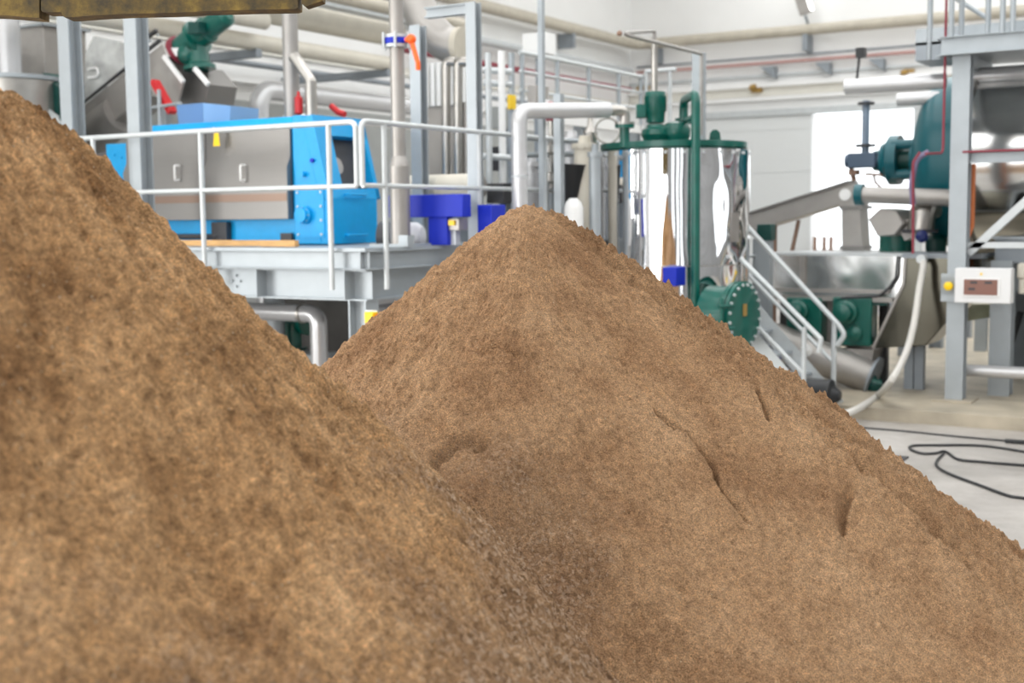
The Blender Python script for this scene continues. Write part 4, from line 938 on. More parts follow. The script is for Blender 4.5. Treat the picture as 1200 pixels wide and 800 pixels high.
tube(bm, [mc+s2*(R_+.04)+V(0, 0, -.2), mc+s2*(R_+.04)+V(0, 0, .2)], .02); part('hinge', mf, bm, green)
# ---- thin pipe loop above the tank and the post behind
D = 13.4; P = lambda x, y, d=13.4: PD(x, y, d)
bot = P(767, 108); a_ = P(767, 36)
k1 = P(762, 34, 13.2); k2 = P(726, 39, 12.6); k3 = P(822, 63, 13.9); 
pts = [V(a_.x, a_.y, bot.z), a_, k2, k3, V(k3.x, k3.y, PD(829, 158, 13.9).z)]
t = thing('sampling_pipe', 'thin steel pipe looping sideways high above the tank motor', 'pipe', (k3.x, k3.y, pts[-1].z))
part('pipe', t, tube(B(), pts, .02, .03, 10), duct)
part('riser_sleeve', t, tube(B(), [V(a_.x, a_.y, bot.z-.05), V(a_.x, a_.y, a_.z-.1)], .034, seg=12), steel)
part('elbow_fitting', t, ball(B(), k2, .028), galv_brown)
pole(819, 62, 170, 14.3, .06, galv, 'square post topped by a thin pipe behind the tank lid', 'steel_post', sq=True)
# ================================================================ back wall items
yw = YW-.2
def bpipe(label, px, py, r, m, name='pipe_line', y=yw, cat='pipe', x0=XW+.3, x1=None):
    z = PY(px, py, y).z; x1 = PY(1190, py, y).x+5 if x1 is None else x1
    return single(name, label, cat, tube(B(), [(x0, y, z), (x1, y, z)], r), m)
bpipe('thin faded red pipe along the back wall', 937, 71, .04, pink)
bpipe('slender grey conduit just above the red pipe on the back wall', 937, 64, .03, galv_dark, 'conduit')
z = PY(937, 76, yw).z
for k, px in enumerate((904, 968, 1031)): x = PY(px, 77, yw).x; single('pipe_bracket', 'grey angle bracket under the red wall pipe', 'bracket', prism(B(), [(x-.25, YW-.3, z), (x+.1, YW-.3, z), (x+.1, YW-.3, z-.28)], (0, .28, 0)), galv_dark, 'angle brackets under the red wall pipe')
a_ = PY(942, 8, YW-.5)
t = thing('floodlight', 'tilted white floodlight near the top of the back wall', 'lamp', a_)
d = V(-.3, -.1, 1).normalized(); part('housing', t, obox(B(), a_-d*.18, a_+d*.26, .28, .14, V(0, 1, 0)), duct, bevel=.02)
s = V(1, 0, .3).normalized(); part('lens', t, obox(B(), a_-d*.15+s*.16, a_+d*.22+s*.16, .2, .04, V(1, 0, 0)), mat('lamp_glass', (1, 1, 1), .3, emit=((1, 1, .97), 1.5)))
part('arm', t, tube(B(), [a_+V(.02, .05, -.2), PY(949, 34, YW-.3), PY(950, 45, YW-.05)], .035), galv_dark)
for k, (px, py, lab) in enumerate(((885, 103, 'yellow brown fixture on the back wall above the sliding door'), (1063, 86, 'yellow brown fixture on the back wall behind the valve rod'), (752, 105, 'yellow brown fixture at the room corner'))):
    p = PY(px, py, YW-.25); t = thing('beam_fixture', lab, 'fixture', p)
    part('plate', t, box(B(), p+V(-.15, .1, -.10), p+V(.12, .24, .10)), bronze)
    part('knuckle', t, lathe(B(), p+V(-.15, 0, 0), (1, 0, .3), [(0, .04), (.05, .07), (.16, .06), (.18, .03)], 12), bronze)
# outdoor yard fence with stakes
for k, px in enumerate((955, 966, 974)):
    a_ = PD(px, 277, 31); single('yard_post', 'thin brown post outdoors beyond the big opening', 'post', box(B(), (a_.x-.04, a_.y-.04, -.02), (a_.x+.04, a_.y+.04, a_.z)), galv_brown, 'brown posts outdoors beyond the opening')
a_ = PD(1000, 292, 31.2); single('yard_kerb', 'low pale barrier outdoors across the opening', 'barrier', box(B(), (dl-2, a_.y, -.02), (dr+4, a_.y+.3, a_.z)), white)
# ================================================================ stair
Ds = 12.6
def stair_pts(pix, D): return [PD(x, y, D) for x, y in pix]
nA = PD(977, 395, 13.2); YSt = nA.y    # far handrail plane (constant y)
YSn = PD(942, 395, 12.6).y
a_ = PY(878, 268, YSt); b_ = PY(982, 380, YSt); c_ = PY(990, 392, YSt); e_ = PY(981, 405, YSt)
dirn = (b_-a_); sl = dirn.z/dirn.x
t = thing('steel_stair', 'galvanised stair with two tubular handrails descending right from the tank', 'stair', (b_.x, (YSt+YSn)/2, 0))
far = part('handrail', t, tube(B(), [a_-dirn*.05, a_, b_, c_, e_], .028, .06), galv_white)
xpA = PY(977, 430, YSt).x; part('post', far, tube(B(), [(xpA, YSt, 0.0), (xpA, YSt, b_.z+sl*(xpA-b_.x)-.02)], .028), galv_white)
a2 = PY(873, 318, YSt); b2 = PY(976, 424, YSt); part('mid_rail', far, tube(B(), [a2-dirn*.05, b2], .022), galv_white)
a3 = PY(873, 308, YSn); b3 = PY(962, 397, YSn); c3 = PY(959.5, 413, YSn); near = part('handrail', t, tube(B(), [a3-dirn*.05, a3, b3, c3], .026, .02), galv_white)
x = PY(942, 420, YSn).x; part('post', near, tube(B(), [(x, YSn, 0), (x, YSn, PY(942, 383, YSn).z)], .026), galv_white)
a4 = PY(873, 368, YSn); b4 = PY(942, 438, YSn); part('mid_rail', near, tube(B(), [a4-dirn*.05, b4], .022), galv_white)
# stringers and treads from the deck level down to the floor
xs1 = xpA+.1; x_s = xs1 - .02; run = .8/abs(sl) if sl else 1
slope_ = dirn.normalized()
def onstr(x, y): return V(x, y, max(.0, .12 + sl*(x-xs1)))
topx = xs1-1.3
for y in (YSn+.04, YSt-.04):
    part('stringer', t, obox(B(), V(xs1-.05, y, .08), V(topx, y, .08+sl*(topx-xs1)), .012, .2, V(0, 0, 1)), galv_white)
n = 6
for k in range(n):
    x = xs1-.1-(xs1-topx)*k/n; z = .12+sl*(x-xs1); part('tread', t, box(B(), (x-.24, YSn+.05, z-.03), (x, YSt-.05, z)), galv)
# ================================================================ inclined chute and drop duct
YQ = PD(1000, 225, 15.5).y
a_, b_ = PY(862, 268, YQ), PY(1003, 224, YQ); d = (b_-a_).normalized(); n = V(-d.z, 0, d.x)
t = thing('inclined_trough', 'dull steel trough sloping up to a square drop duct', 'conveyor', (b_.x, YQ, 0))
bm = B(); obox(bm, a_-d*.25, b_, .35, .22, n); part('trough', t, bm, duct, bevel=.01)
bm = B(); obox(bm, a_-d*.25+n*.12, b_+n*.12, .42, .025, n); part('top_flange', t, bm, brushed)
c0_, c1_ = PY(985, 243, YQ-.2), PY(1009, 300, YQ-.2)
dd = part('drop_duct', t, prism(B(), [PY(986, 240, YQ-.2), PY(1007, 236, YQ-.2), PY(1011, 300, YQ-.2), PY(987, 300, YQ-.2)], (0, .35, 0)), duct)
parts('duct_flange', dd, [box(B(), (PY(984, py, YQ-.22).x, YQ-.23, PY(984, py, YQ-.22).z-.02), (PY(1011, py, YQ-.22).x, YQ+.2, PY(984, py, YQ-.22).z+.02)) for py in (243, 290)], brushed)
hd = part('head_box', t, prism(B(), [PY(983, 222, YQ-.21), PY(1003, 215, YQ-.21), PY(1008, 240, YQ-.21), PY(984, 243, YQ-.21)], (0, .38, 0)), duct)
p = PY(990, 228, YQ-.24); part('bearing_cap', hd, cyl(B(), p, p+V(0, .05, 0), .07), white)
part('end_plate', t, box(B(), PY(1003, 220, YQ-.1), PY(1010, 232, YQ-.1)+V(0, .2, 0)), dark)
p = PY(908, 262, YQ); part('support_leg', t, tube(B(), [(p.x, YQ, 0), (p.x, YQ, p.z)], .03), galv_brown)
p, q = PY(936, 258, YQ), PY(927, 300, YQ); part('brace', t, tube(B(), [p, q, (q.x, q.y, 0)], .025), galv_brown)
p = PD(896, 300, 13.9); pt = PD(896, 266, 13.9)
single('steel_post', 'grey square post standing behind the stair handrails', 'post', box(B(), (p.x-.08, p.y-.06, 0), (p.x+.08, p.y+.06, pt.z)), galv)
p = PD(886, 300, 14.1); single('steel_post', 'thin grey post closest to the right side of the tank', 'post', box(B(), (p.x-.03, p.y-.03, 0), (p.x+.03, p.y+.03, PD(886, 280, 14.1).z)), galv)
p = PD(898, 272, 13.9); single('green_coupling', 'small green block on top of the post behind the stair', 'coupling', box(B(), p+V(-.08, -.08, -.09), p+V(.08, .08, .09)), green_dk, bevel=.01)
for k, (py, lab) in enumerate(((300, 'upper'), (323, 'lower'))):
    a_, b_ = PD(872, py, 14.0), PD(905, py, 14.0); single('grey_rail', lab+' thin rail between the tank and the polished trough', 'rail', tube(B(), [a_, b_], .02), galv_white)
# ================================================================ polished long trough with green gear motors
YJ = PD(960, 350, 14.6).y
a_, b_ = PY(902, 299, YJ), PY(1064, 351, YJ)
t = thing('mixing_trough', 'long polished steel trough with two teal gear motors under it', 'machine', ((a_.x+b_.x)/2, YJ+.4, 0))
bm = B(); n1, n2 = 40, 12; rows = []
gx = np.linspace(a_.x, b_.x, n1); gz = np.linspace(b_.z, a_.z, n2); XX, ZZ = np.meshgrid(gx, gz)
dd_ = perlin(XX.ravel()*2.3, ZZ.ravel()*2.5, XX.ravel()*0+4.2).reshape(XX.shape)*.012
for j in range(n2): rows.append([bm.verts.new((XX[j, i], YJ+dd_[j, i], ZZ[j, i])) for i in range(n1)])
for r1, r2 in zip(rows, rows[1:]):
    for k in range(n1-1): bm.faces.new((r1[k], r1[k+1], r2[k+1], r2[k]))
part('front_sheet', t, bm, mirror_soft)
part('body', t, box(B(), (a_.x, YJ+.03, b_.z), (b_.x, YJ+.9, a_.z)), duct)
bm = B(); box(bm, (a_.x-.04, YJ-.05, a_.z), (b_.x+.0, YJ+.95, a_.z+.03)); part('top_rim', t, bm, galv_white)
z_ = PY(960, 340, YJ).z
bm = B(); box(bm, (a_.x-.02, YJ-.06, z_-.02), (b_.x-.2, YJ-.02, z_+.02)); box(bm, (a_.x-.02, YJ-.08, b_.z-.03), (b_.x-.15, YJ-.02, b_.z+.02)); part('lower_rail', t, bm, duct)
for px in (941,): x = PY(px, 320, YJ).x; part('stiffener', t, box(B(), (x-.03, YJ-.04, z_), (x+.03, YJ, a_.z)), duct)
a2, b2 = PY(905, 352, YJ+.12), PY(1045, 408, YJ+.12); part('lower_casing', t, box(B(), (a2.x+.3, YJ+.12, b2.z), (b2.x-.35, YJ+.8, a2.z)), duct)
def gearmotor(px, py, sc):
    p = PY(px, py, YJ-.12); g = part('gear_motor', t, box(B(), (p.x-.17*sc, YJ-.1, p.z-.28*sc), (p.x+.25*sc, YJ+.15, p.z+.23*sc)), green, bevel=.02)
    part('motor_bell', g, lathe(B(), p+V(-.02, .05, .08), (0, -1, 0), [(0, .13*sc), (.10, .13*sc), (.12, .10*sc), (.2, .09*sc), (.22, .05*sc), (.24, 0)], 24), green)
    part('output_boss', g, lathe(B(), p+V(.08, .05, -.16), (0, -1, 0), [(0, .09*sc), (.07, .08*sc), (.09, .04*sc), (.1, .0)], 24), green)
gearmotor(937, 372, 1.0); gearmotor(993, 374, 1.08)
a2, b2 = PY(1020, 354, YJ-.05), PY(1040, 358, YJ-.05); part('motor_bracket', t, box(B(), (a2.x-.2, YJ-.06, b2.z), (b2.x, YJ, a2.z)), green_dk)
for px in (918, 1034): 
    x = PY(px, 420, YJ+.3).x; part('leg', t, box(B(), (x-.05, YJ+.3, 0), (x+.05, YJ+.4, b2.z)), dark)
a2 = PY(1050, 300, YJ-.05)
part('cable', t, tube(B(), [PY(1052, 300, YJ-.07), PY(1050, 325, YJ-.07), PY(1042, 337, YJ-.07), PY(1030, 347, YJ-.09), PY(985, 349, YJ-.1)], .014, .12, 8), dark)
# inclined polished chute right of the trough
Yh = YJ-.25
poly = [(1061, 300), (1105, 297), (1150, 297), (1150, 330), (1085, 405), (1023, 408), (1059, 332)]
t = thing('inclined_chute', 'big polished steel chute slanting down left beside the grey column', 'chute', (PY(1070, 408, Yh).x, Yh+.3, 0))
part('front_plate', t, prism(B(), [PY(x, y, Yh) for x, y in poly], (0, .7, 0)), chute_m, bevel=.01)
bm = B(); obox(bm, PY(1061, 300, Yh-.01), PY(1059, 332, Yh-.01), .03, .03); obox(bm, PY(1059, 332, Yh-.01), PY(1023, 408, Yh-.01), .03, .03); part('edge_strip', t, bm, duct)
a2, b2 = PY(1057, 297, Yh-.03), PY(1150, 303, Yh-.03); part('top_flange', t, box(B(), (a2.x, Yh-.04, b2.z), (b2.x, Yh+.72, a2.z)), galv_dark)
for px in (1066, 1078): x = PY(px, 430, Yh+.35).x; part('leg', t, box(B(), (x-.05, Yh+.3, .0), (x+.05, Yh+.4, PY(px, 400, Yh).z)), galv_dark)
# lower inclined screw tube
a_, b_ = PY(905, 398, YJ-.15), PY(1022, 442, YJ-.15)
t = thing('screw_tube', 'dull steel inclined tube under the green gear motors', 'conveyor', (b_.x, YJ-.15, 0))
part('tube', t, cyl(B(), a_, b_, .21, .19, 28), duct)
part('hopper_side', t, prism(B(), [PY(985, 408, YJ-.1), PY(1024, 410, YJ-.1), PY(1019, 437, YJ-.1), PY(985, 420, YJ-.1)], (0, .4, 0)), duct)
part('end_flange', t, cyl(B(), b_, b_+(b_-a_).normalized()*.03, .25), galv_dark)
p = PY(1024, 450, YJ-.2); part('drain_valve', t, lathe(B(), V(p.x, p.y, p.z-.15), (0, 0, 1), [(0, .05), (.05, .09), (.15, .1), (.2, .05), (.25, .02)], 14), green_dk)
bm = B(); cyl(bm, p+V(.08, 0, 0), p+V(-.12, -.05, .05), .05); part('valve_port', t, bm, green)
part('support', t, box(B(), (b_.x-.05, YJ-.15, 0), (b_.x+.05, YJ-.05, b_.z-.15)), galv_dark)
# motor in front of the tube: dark block near stair post
p = PD(968, 462, 12.9); t = thing('drive_motor', 'dark motor low on the floor behind the stair foot', 'motor', (p.x, p.y, 0))
part('casing', t, lathe(B(), V(p.x-.3, p.y, .25), (1, 0, 0), [(0, .08), (.03, .16), (.36, .16), (.38, .1), (.45, .05)], 24), black); part('foot', t, box(B(), (p.x-.25, p.y-.15, 0), (p.x+.1, p.y+.15, .1)), dark)
p = PD(946, 410, 13.6); single('white_fitting', 'tiny white clamp behind the near stair post', 'clamp', lathe(B(), p, (0, -1, 0), [(0, .05), (.04, .07), (.06, .03)], 10), white)
p = PD(921, 412, 13.8); single('blue_motor_cap', 'small dark blue cap on the inclined tube behind the stair', 'cap', lathe(B(), p+V(0, 0, -.08), (0.2, 0, 1), [(0, .07), (.1, .09), (.16, .07), (.18, 0)], 14), navy)
# ================================================================ green ended vessel
YV = PD(1110, 190, 15.2).y; rv = 1.0; cz = PY(1120, 190, YV).z; xd = PY(1073, 190, YV).x+.42
t = thing('dryer_vessel', 'large horizontal steel vessel with a domed teal green end', 'vessel', (xd+2, YV, 0))
part('dished_end', t, lathe(B(), (xd, YV, cz), (-1, 0, 0), [(-.25, rv), (0, rv), (.06, rv*.99), (.13, rv*.955), (.2, rv*.88), (.27, rv*.76), (.33, rv*.58), (.37, rv*.33), (.385, 0)], 48), teal)
part('shell', t, lathe(B(), (xd+.25, YV, cz), (1, 0, 0), [(0, rv-.03), (6.5, rv-.03)], 56), mirror_soft)
bm = B()
for x in (.3, 1.5, 1.9): lathe(bm, (xd+x, YV, cz), (1, 0, 0), [(0, rv-.05), (0, rv+.03), (.06, rv+.03), (.06, rv-.05)], 56)
part('band', t, bm, steel)
part('end_bolt', t, bolts(B(), (xd-.0, YV, cz), (-1, 0, 0), rv-.03, 36, .016, .03), galv)
for x in (1.0, 5.0): part('saddle', t, box(B(), (xd+x, YV-.6, 0), (xd+x+.2, YV+.6, cz-.7)), green_dk)
part('lower_mantle', t, lathe(B(), (xd+.0, YV+.1, cz-.75), (1, 0, 0), [(0, .2), (.1, .42), (5, .42)], 32), steel)
# hydraulic drive on the dished end
c = PY(1056, 187, YV-.1); 
ld = part('drive_lantern', t, lathe(B(), (xd-.3, YV, c.z), (-1, 0, 0), [(0, .32), (.08, .32), (.1, .27), (.14, .26)], 32), teal)
for k in range(4): a = PI/4+k*PI/2; o = V(0, math.cos(a)*.25, math.sin(a)*.25); part('tie_bar', ld, cyl(B(), V(xd-.3, YV, c.z)+o, V(xd-.66, YV, c.z)+o, .06, seg=10), teal)
part('drive_motor', t, lathe(B(), (xd-.60, YV, c.z), (-1, 0, 0), [(0, .30), (.12, .30), (.17, .22), (.22, .2), (.24, .13), (.32, .12), (.34, .08), (.42, .08)], 32), teal)
part('shaft', t, cyl(B(), (xd-.3, YV, c.z), (xd-.65, YV, c.z), .15), green_dk)
# valve rod with gear box
YO = YV-.1; p = PY(1012, 188, YO)
t = thing('valve_actuator', 'dark blue grey valve gearbox with a tall rod before the bright opening', 'valve', p+V(0, 0, -.1))
bm = B(); box(bm, p+V(-.17, -.1, -.09), p+V(.17, .1, .09)); cyl(bm, p+V(-.22, 0, 0), p+V(-.17, 0, 0), .08); cyl(bm, p+V(.17, 0, 0), p+V(.32, 0, 0), .08); part('gearbox', t, bm, mat('slate_blue_paint', (.07, .11, .17), .4), bevel=.01)
pt = PY(1014, 118, YO); part('rod', t, tube(B(), [p+V(.02, 0, .08), V(p.x+.02, p.y, pt.z)], .045), mat('slate_rod_paint', (.20, .26, .34), .4))
bm = B(); cyl(bm, V(p.x+.02, p.y, pt.z-.05), V(p.x+.02, p.y, pt.z-.02), .1); cyl(bm, V(p.x+.02, p.y, PY(1014, 172, YO).z), V(p.x+.02, p.y, PY(1014, 172, YO).z+.03), .12); part('collar', t, bm, dark)
bm = B(); tube(bm, [p+V(-.16, 0, -.05), PY(1001, 212, YO)], .03); q = PY(1001, 202, YO); cyl(bm, q+V(0, 0, -.03), q+V(0, 0, .03), .07); part('drain', t, bm, galv_brown)
bm = B(); q0 = PY(1015, 204, YO); q1 = PY(1035, 205, YO); obox(bm, q0, q1, .1, .03); tube(bm, [PY(1024, 206, YO), PY(1026, 214, YO), PY(1036, 223, YO)], .015); single('lever_bracket', 'small brown lever plate below the valve gearbox', 'lever', bm, galv_brown)
a_ = PY(1007, 228, YV-1.1); single('horizontal_pipe', 'dull pipe from the drop duct head across to the grey column', 'pipe', tube(B(), [a_, V(PY(1108, 228, YV-1.1).x, a_.y, a_.z-.05), V(PY(1128, 228, YV-1.1).x, a_.y, a_.z-.07), V(PY(1128, 300, YV-1.1).x, a_.y, a_.z-1)], .095, .15, 18), duct)
single('pipe_coupling', 'green ring coupling where the dull pipe meets the duct head', 'coupling', cyl(B(), a_+V(-.04, 0, 0), a_+V(.05, 0, 0), .12), teal)
# steel motor cowl tilted
YW2 = YV-1.0; p = PY(1040, 258, YW2)
t = thing('tilted_cowl', 'angular white metal cowl tilted beside the red brown pipe', 'cowl', p+V(0, 0, -.3))
poly = [(1017, 257), (1031, 244), (1050, 246), (1059, 262), (1048, 276), (1028, 277)]
part('cowl', t, prism(B(), [PY(x, y, YW2) for x, y in poly], (.1, .35, 0)), duct, bevel=.015)
part('neck', t, prism(B(), [PY(x, y, YW2+.1) for x, y in ((1050, 262), (1062, 256), (1076, 275), (1060, 282))], (0, .3, 0)), duct)
p = PY(1051, 285, YW2+.5); pz = PY(1051, 300, YW2+.5).z
single('green_drum', 'short teal drum standing on the trough top below the tilted cowl', 'drum', lathe(B(), (p.x, p.y, pz-.3), (0, 0, 1), [(0, .17), (.1, .2), (.65, .2), (.7, .14)], 24), green)
single('green_drum', 'darker small green drum right of the teal drum on the trough', 'drum', lathe(B(), (p.x+.45, p.y, pz-.3), (0, 0, 1), [(0, .1), (.5, .12), (.55, .08)], 20), green_dk)
p = PY(1084, 250, YV-.9); t = thing('steel_elbow', 'brown reflecting round steel elbow under the green vessel end', 'elbow', p+V(0, 0, -.3))
part('elbow', t, tube(B(), [p+V(.2, .45, .10), p+V(-.02, 0, .08), p+V(-.05, 0, -.2)], .15, .2, 22), steel)
part('joint', t, cyl(B(), p+V(-.05, 0, -.22), p+V(-.05, 0, -.18), .2), dark)
p = PY(1080, 277, YV-1.1); single('navy_valve', 'deep blue valve knob under the steel elbow', 'valve', lathe(B(), p, (.3, -1, 0), [(0, .05), (.05, .07), (.08, .03)], 16), mat('dark_navy_paint', (.01, .02, .12), .4))
a_ = PD(1068, 160, 13.6); single('red_brown_pipe', 'thin purple red cable pipe hanging down before the green vessel end', 'pipe', tube(B(), [PD(1078, 178, 13.4), PD(1070, 190, 13.4), PD(1070, 297, 13.4)], .014, .1), rust_red)
single('cable_hose', 'dull violet hose from the vessel end down along the red cable', 'hose', tube(B(), [PD(1088, 178, 13.5), PD(1074, 186, 13.5), PD(1068, 215, 13.5), PD(1070, 240, 13.5)], .03, .15), mat('violet_grey_hose', (.20, .17, .28), .5))
# white large pipes high
def wp(label, pxa, pya, pxb, Y, r, m, endcap=True, name='white_pipe'):
    a = PY(pxa, pya, Y); b = PY(pxb, pya, Y); bm = tube(B(), [V(a.x, Y, a.z), V(b.x, Y, a.z)], r, seg=22)
    return single(name, label, 'pipe', bm, m)
wp('long white pipe ending above the valve rod', 991, 102, 1108, PD(1050, 100, 14.2).y, .085, insul)
wp('shorter white pipe just below the long one, in front of the vessel top', 1052, 117, 1106, PD(1080, 117, 14.8).y, .075, insul)
wp('wide silver pipe passing under the overhead platform at right', 1140, 90, 1330, PD(1180, 88, 14.5).y, .10, insul)
wp('dull steel pipe directly above the horizontal vessel', 1128, 101, 1330, PD(1180, 100, 14.8).y, .10, steel)
p = PD(1005, 66, 14.6); t = thing('hanging_sensor', 'thin dark rod hanging above the long white pipe', 'sensor', PD(1004, 94, 14.6))
part('rod', t, tube(B(), [PD(1007, 66, 14.6), PD(1004, 94, 14.6)], .015), dark); part('head', t, box(B(), p+V(-.01, -.05, -.02), p+V(.09, .05, .09)), black)
# ================================================================ overhead platform, columns at right
cb = PZ(1111, 470, .13); CX, CY = cb.x+.05, cb.y+.1
zp = PY(1118, 66, CY).z
t = thing('column_gantry', 'galvanised column and crossbeams at the right with a diagonal brace', 'gantry', (CX, CY, .13))
part('column', t, hbeam(B(), (CX, CY, .145), (CX, CY, zp), .17, .18, V(0, 1, 0)), galv)
part('base_plate', t, box(B(), (CX-.2, CY-.2, .13), (CX+.2, CY+.2, .148)), plm)
z = PY(1150, 184, CY).z; part('crossbeam', t, hbeam(B(), (CX+.05, CY, z), (CX+3, CY, z), .12, .1, V(0, 0, 1)), galv)
a_, b_ = PY(1135, 297, CY+.1), PY(1202, 236, CY+.1); part('brace', t, obox(B(), a_, b_+(b_-a_)*.6, .08, .08), galv_white)
z = PY(1140, 287, CY+.1).z; part('crossbeam', t, obox(B(), (CX, CY+.1, z), (CX+3, CY+.1, z), .08, .06), galv_white)
z = PY(1110, 322, CY).z; part('clamp_plate', t, box(B(), (CX-.14, CY-.14, PY(1110, 352, CY).z), (CX+.10, CY-.118, PY(1110, 320, CY).z)), galv)
# second columns behind
for k, (px, py, D, w, lab) in enumerate(((1172, 462, 13.6, .22, 'galvanised column behind the control box'), (1196, 430, 15.2, .22, 'dark galvanised column at the right frame edge'), (1149, 418, 18, .16, 'thin grey column far behind under the vessel'), (1075, 446, 14.6, .14, 'short grey column under the polished chute'), (1060, 425, 17.5, .16, 'grey column left of the white hose'), (1130, 405, 20, .2, 'distant grey column in the bright background'), (1045, 418, 19, .14, 'distant slim column between chute legs'), (1097, 415, 18.5, .18, 'shaded column just left of the main right column'))):
    p = PD(px, py, D); top = {0: PD(px, 305, D).z, 1: 2.2}.get(k, PD(px, 385, D).z+.4)
    single('steel_column', lab, 'column', hbeam(B(), (p.x, p.y, .13), (p.x, p.y, top), w, w, V(0, 1, 0) if k % 2 == 0 else V(1, 0, 0)), galv if k in (0, 2) else galv_dark)
# overhead platform
zb = PY(1130, 64, CY-.2).z; zt = PY(1130, 42, CY-.2).z
x0 = PY(1103, 50, CY-.2).x; yb2 = CY-.2
t = thing('overhead_platform', 'galvanised platform overhead in the top right corner with railing', 'platform', (x0, yb2, zb))
part('edge_beam', t, channel(B(), (x0, yb2, (zb+zt)/2), (x0+1.95, yb2, (zb+zt)/2), zt-zb, .07), galv, bevel=.004)
part('edge_beam', t, channel(B(), (x0+.02, yb2, (zb+zt)/2), (x0+.02, yb2+2.5, (zb+zt)/2), zt-zb, .07, out=V(-1, 0, 0)), galv)
part('edge_beam', t, channel(B(), (x0+1.95, yb2, (zb+zt)/2-.02), (x0+2.3, yb2-1.5, (zb+zt)/2-.02), zt-zb, .07, out=V(1, 0, 0)), galv)
part('toe_plate', t, box(B(), (x0-.32, yb2+.25, zt-.03), (x0+1.9, yb2+.27, zt+.14)), galv)
part('deck', t, box(B(), (x0, yb2+.0, zt-.03), (x0+1.9, yb2+2.5, zt)), galv)
part('side_bracket', t, box(B(), (x0-.32, yb2+.25, zb-.0), (x0-.05, yb2+.9, zt)), galv_dark)
for px, dy in ((1090, .26), (1115, .0), (1127, .26), (1175, .0), (1158, .26), (1187, 0.02)):
    x = PY(px, 20, yb2+dy).x; part('post', t, tube(B(), [(x, yb2+dy, zt-.02 if px != 1090 else zb), (x, yb2+dy, zt+1.2)], .028), galv)
p = PY(1128, 3, yb2+.8); q = PY(1155, 20, yb2+.8); part('stair_rail', t, tube(B(), [p-(q-p)*.5, q], .025), galv)
part('back_rail', t, tube(B(), [(x0-.3, yb2+.26, zt+.55), (x0+2, yb2+.26, zt+.55)], .02), galv)
# red vertical conduit on the main column
single('red_conduit', 'thin dull red conduit running down the left edge of the main right column', 'conduit', tube(B(), [(CX-.155, CY-.12, 5.5), (CX-.155, CY-.12, PY(1104, 180, CY).z), PD(1085, 180, 12.8)], .013, .08), rust_red)
p0_ = PY(1128, 178, CY-.08); single('red_conduit', 'thin red cable pipe lying on the upper crossbeam', 'conduit', tube(B(), [p0_, V(CX+3, CY-.08, p0_.z)], .013), rust_red)
pp = [PY(x, y, CY+.2) for x, y in ((1141, 192), (1140, 225), (1139, 265), (1132, 283), (1130, 318))]
single('red_conduit', 'red and yellow cable pipe dropping from crossbeam to control box', 'conduit', tube(B(), pp, .025, .1), mat('orange_red_cable', (.55, .16, .05), .5))
# control box
Yk = CY-.3; a_, b_ = PY(1119, 314, Yk), PY(1184, 356, Yk)
t = thing('control_box', 'white control box with a dim brown display on the right column', 'cabinet', ((a_.x+b_.x)/2, Yk+.1, b_.z))
part('casing', t, box(B(), (a_.x, Yk, b_.z), (b_.x, Yk+.18, a_.z)), mat('light_grey_enclosure', (.74, .74, .74), .4), bevel=.008)
a2, b2 = PY(1130, 327, Yk), PY(1169, 346, Yk); part('display_frame', t, box(B(), (a2.x-.01, Yk-.012, b2.z-.015), (b2.x+.02, Yk+.01, a2.z+.01)), white)
part('display', t, box(B(), (a2.x, Yk-.018, b2.z), (b2.x, Yk, a2.z)), screen_m)
bm = B()
for (u, v, w_) in ((.2, .8, .2), (.62, .8, .22), (.14, .38, .2)): 
    x = a2.x+(b2.x-a2.x)*u; z = b2.z+(a2.z-b2.z)*v; box(bm, (x, Yk-.021, z-.012), (x+w_*(b2.x-a2.x), Yk-.017, z+.012))
part('display_text', t, bm, dark)
p = PY(1150, 321, Yk); part('indicator', t, cyl(B(), p, p+V(0, -.012, 0), .012, seg=12), yellow)
part('bracket', t, box(B(), (a_.x+.05, Yk+.17, b_.z+.1), (b_.x-.1, Yk+.28, b_.z+.16)), galv_dark)
p = PY(1112, 335, CY-.2); t = thing('emergency_switch', 'orange round switch on the main right column', 'switch', p)
part('knob', t, lathe(B(), p, (0, -1, 0), [(-.07, .03), (0, .03), (.0, .045), (.04, .045), (.05, .03), (.055, 0)], 16), yellow)
part('backplate', t, box(B(), p+V(-.09, .06, -.1), p+V(.06, .08, .09)), galv)
# grey panel right
a_, b_ = PY(1166, 277, CY+.6), PY(1240, 309, CY+.6)
t = thing('grey_cabinet', 'grey sheet box hanging at the right edge above the control box', 'cabinet', ((a_.x+b_.x)/2, CY+.8, b_.z))
part('casing', t, box(B(), (a_.x, CY+.6, b_.z), (b_.x, CY+1.1, a_.z)), galv_dark, bevel=.01); part('rim', t, box(B(), (a_.x-.02, CY+.58, a_.z-.03), (b_.x, CY+1.12, a_.z)), galv)
p = PY(1192, 317, CY-.1); single('brass_valve', 'small cream valve standing on the control box end', 'valve', lathe(B(), V(p.x, p.y+.3, p.z-.25), (0, 0, 1), [(0, .03), (.15, .03), (.17, .05), (.3, .05), (.32, .02)], 12), cream)
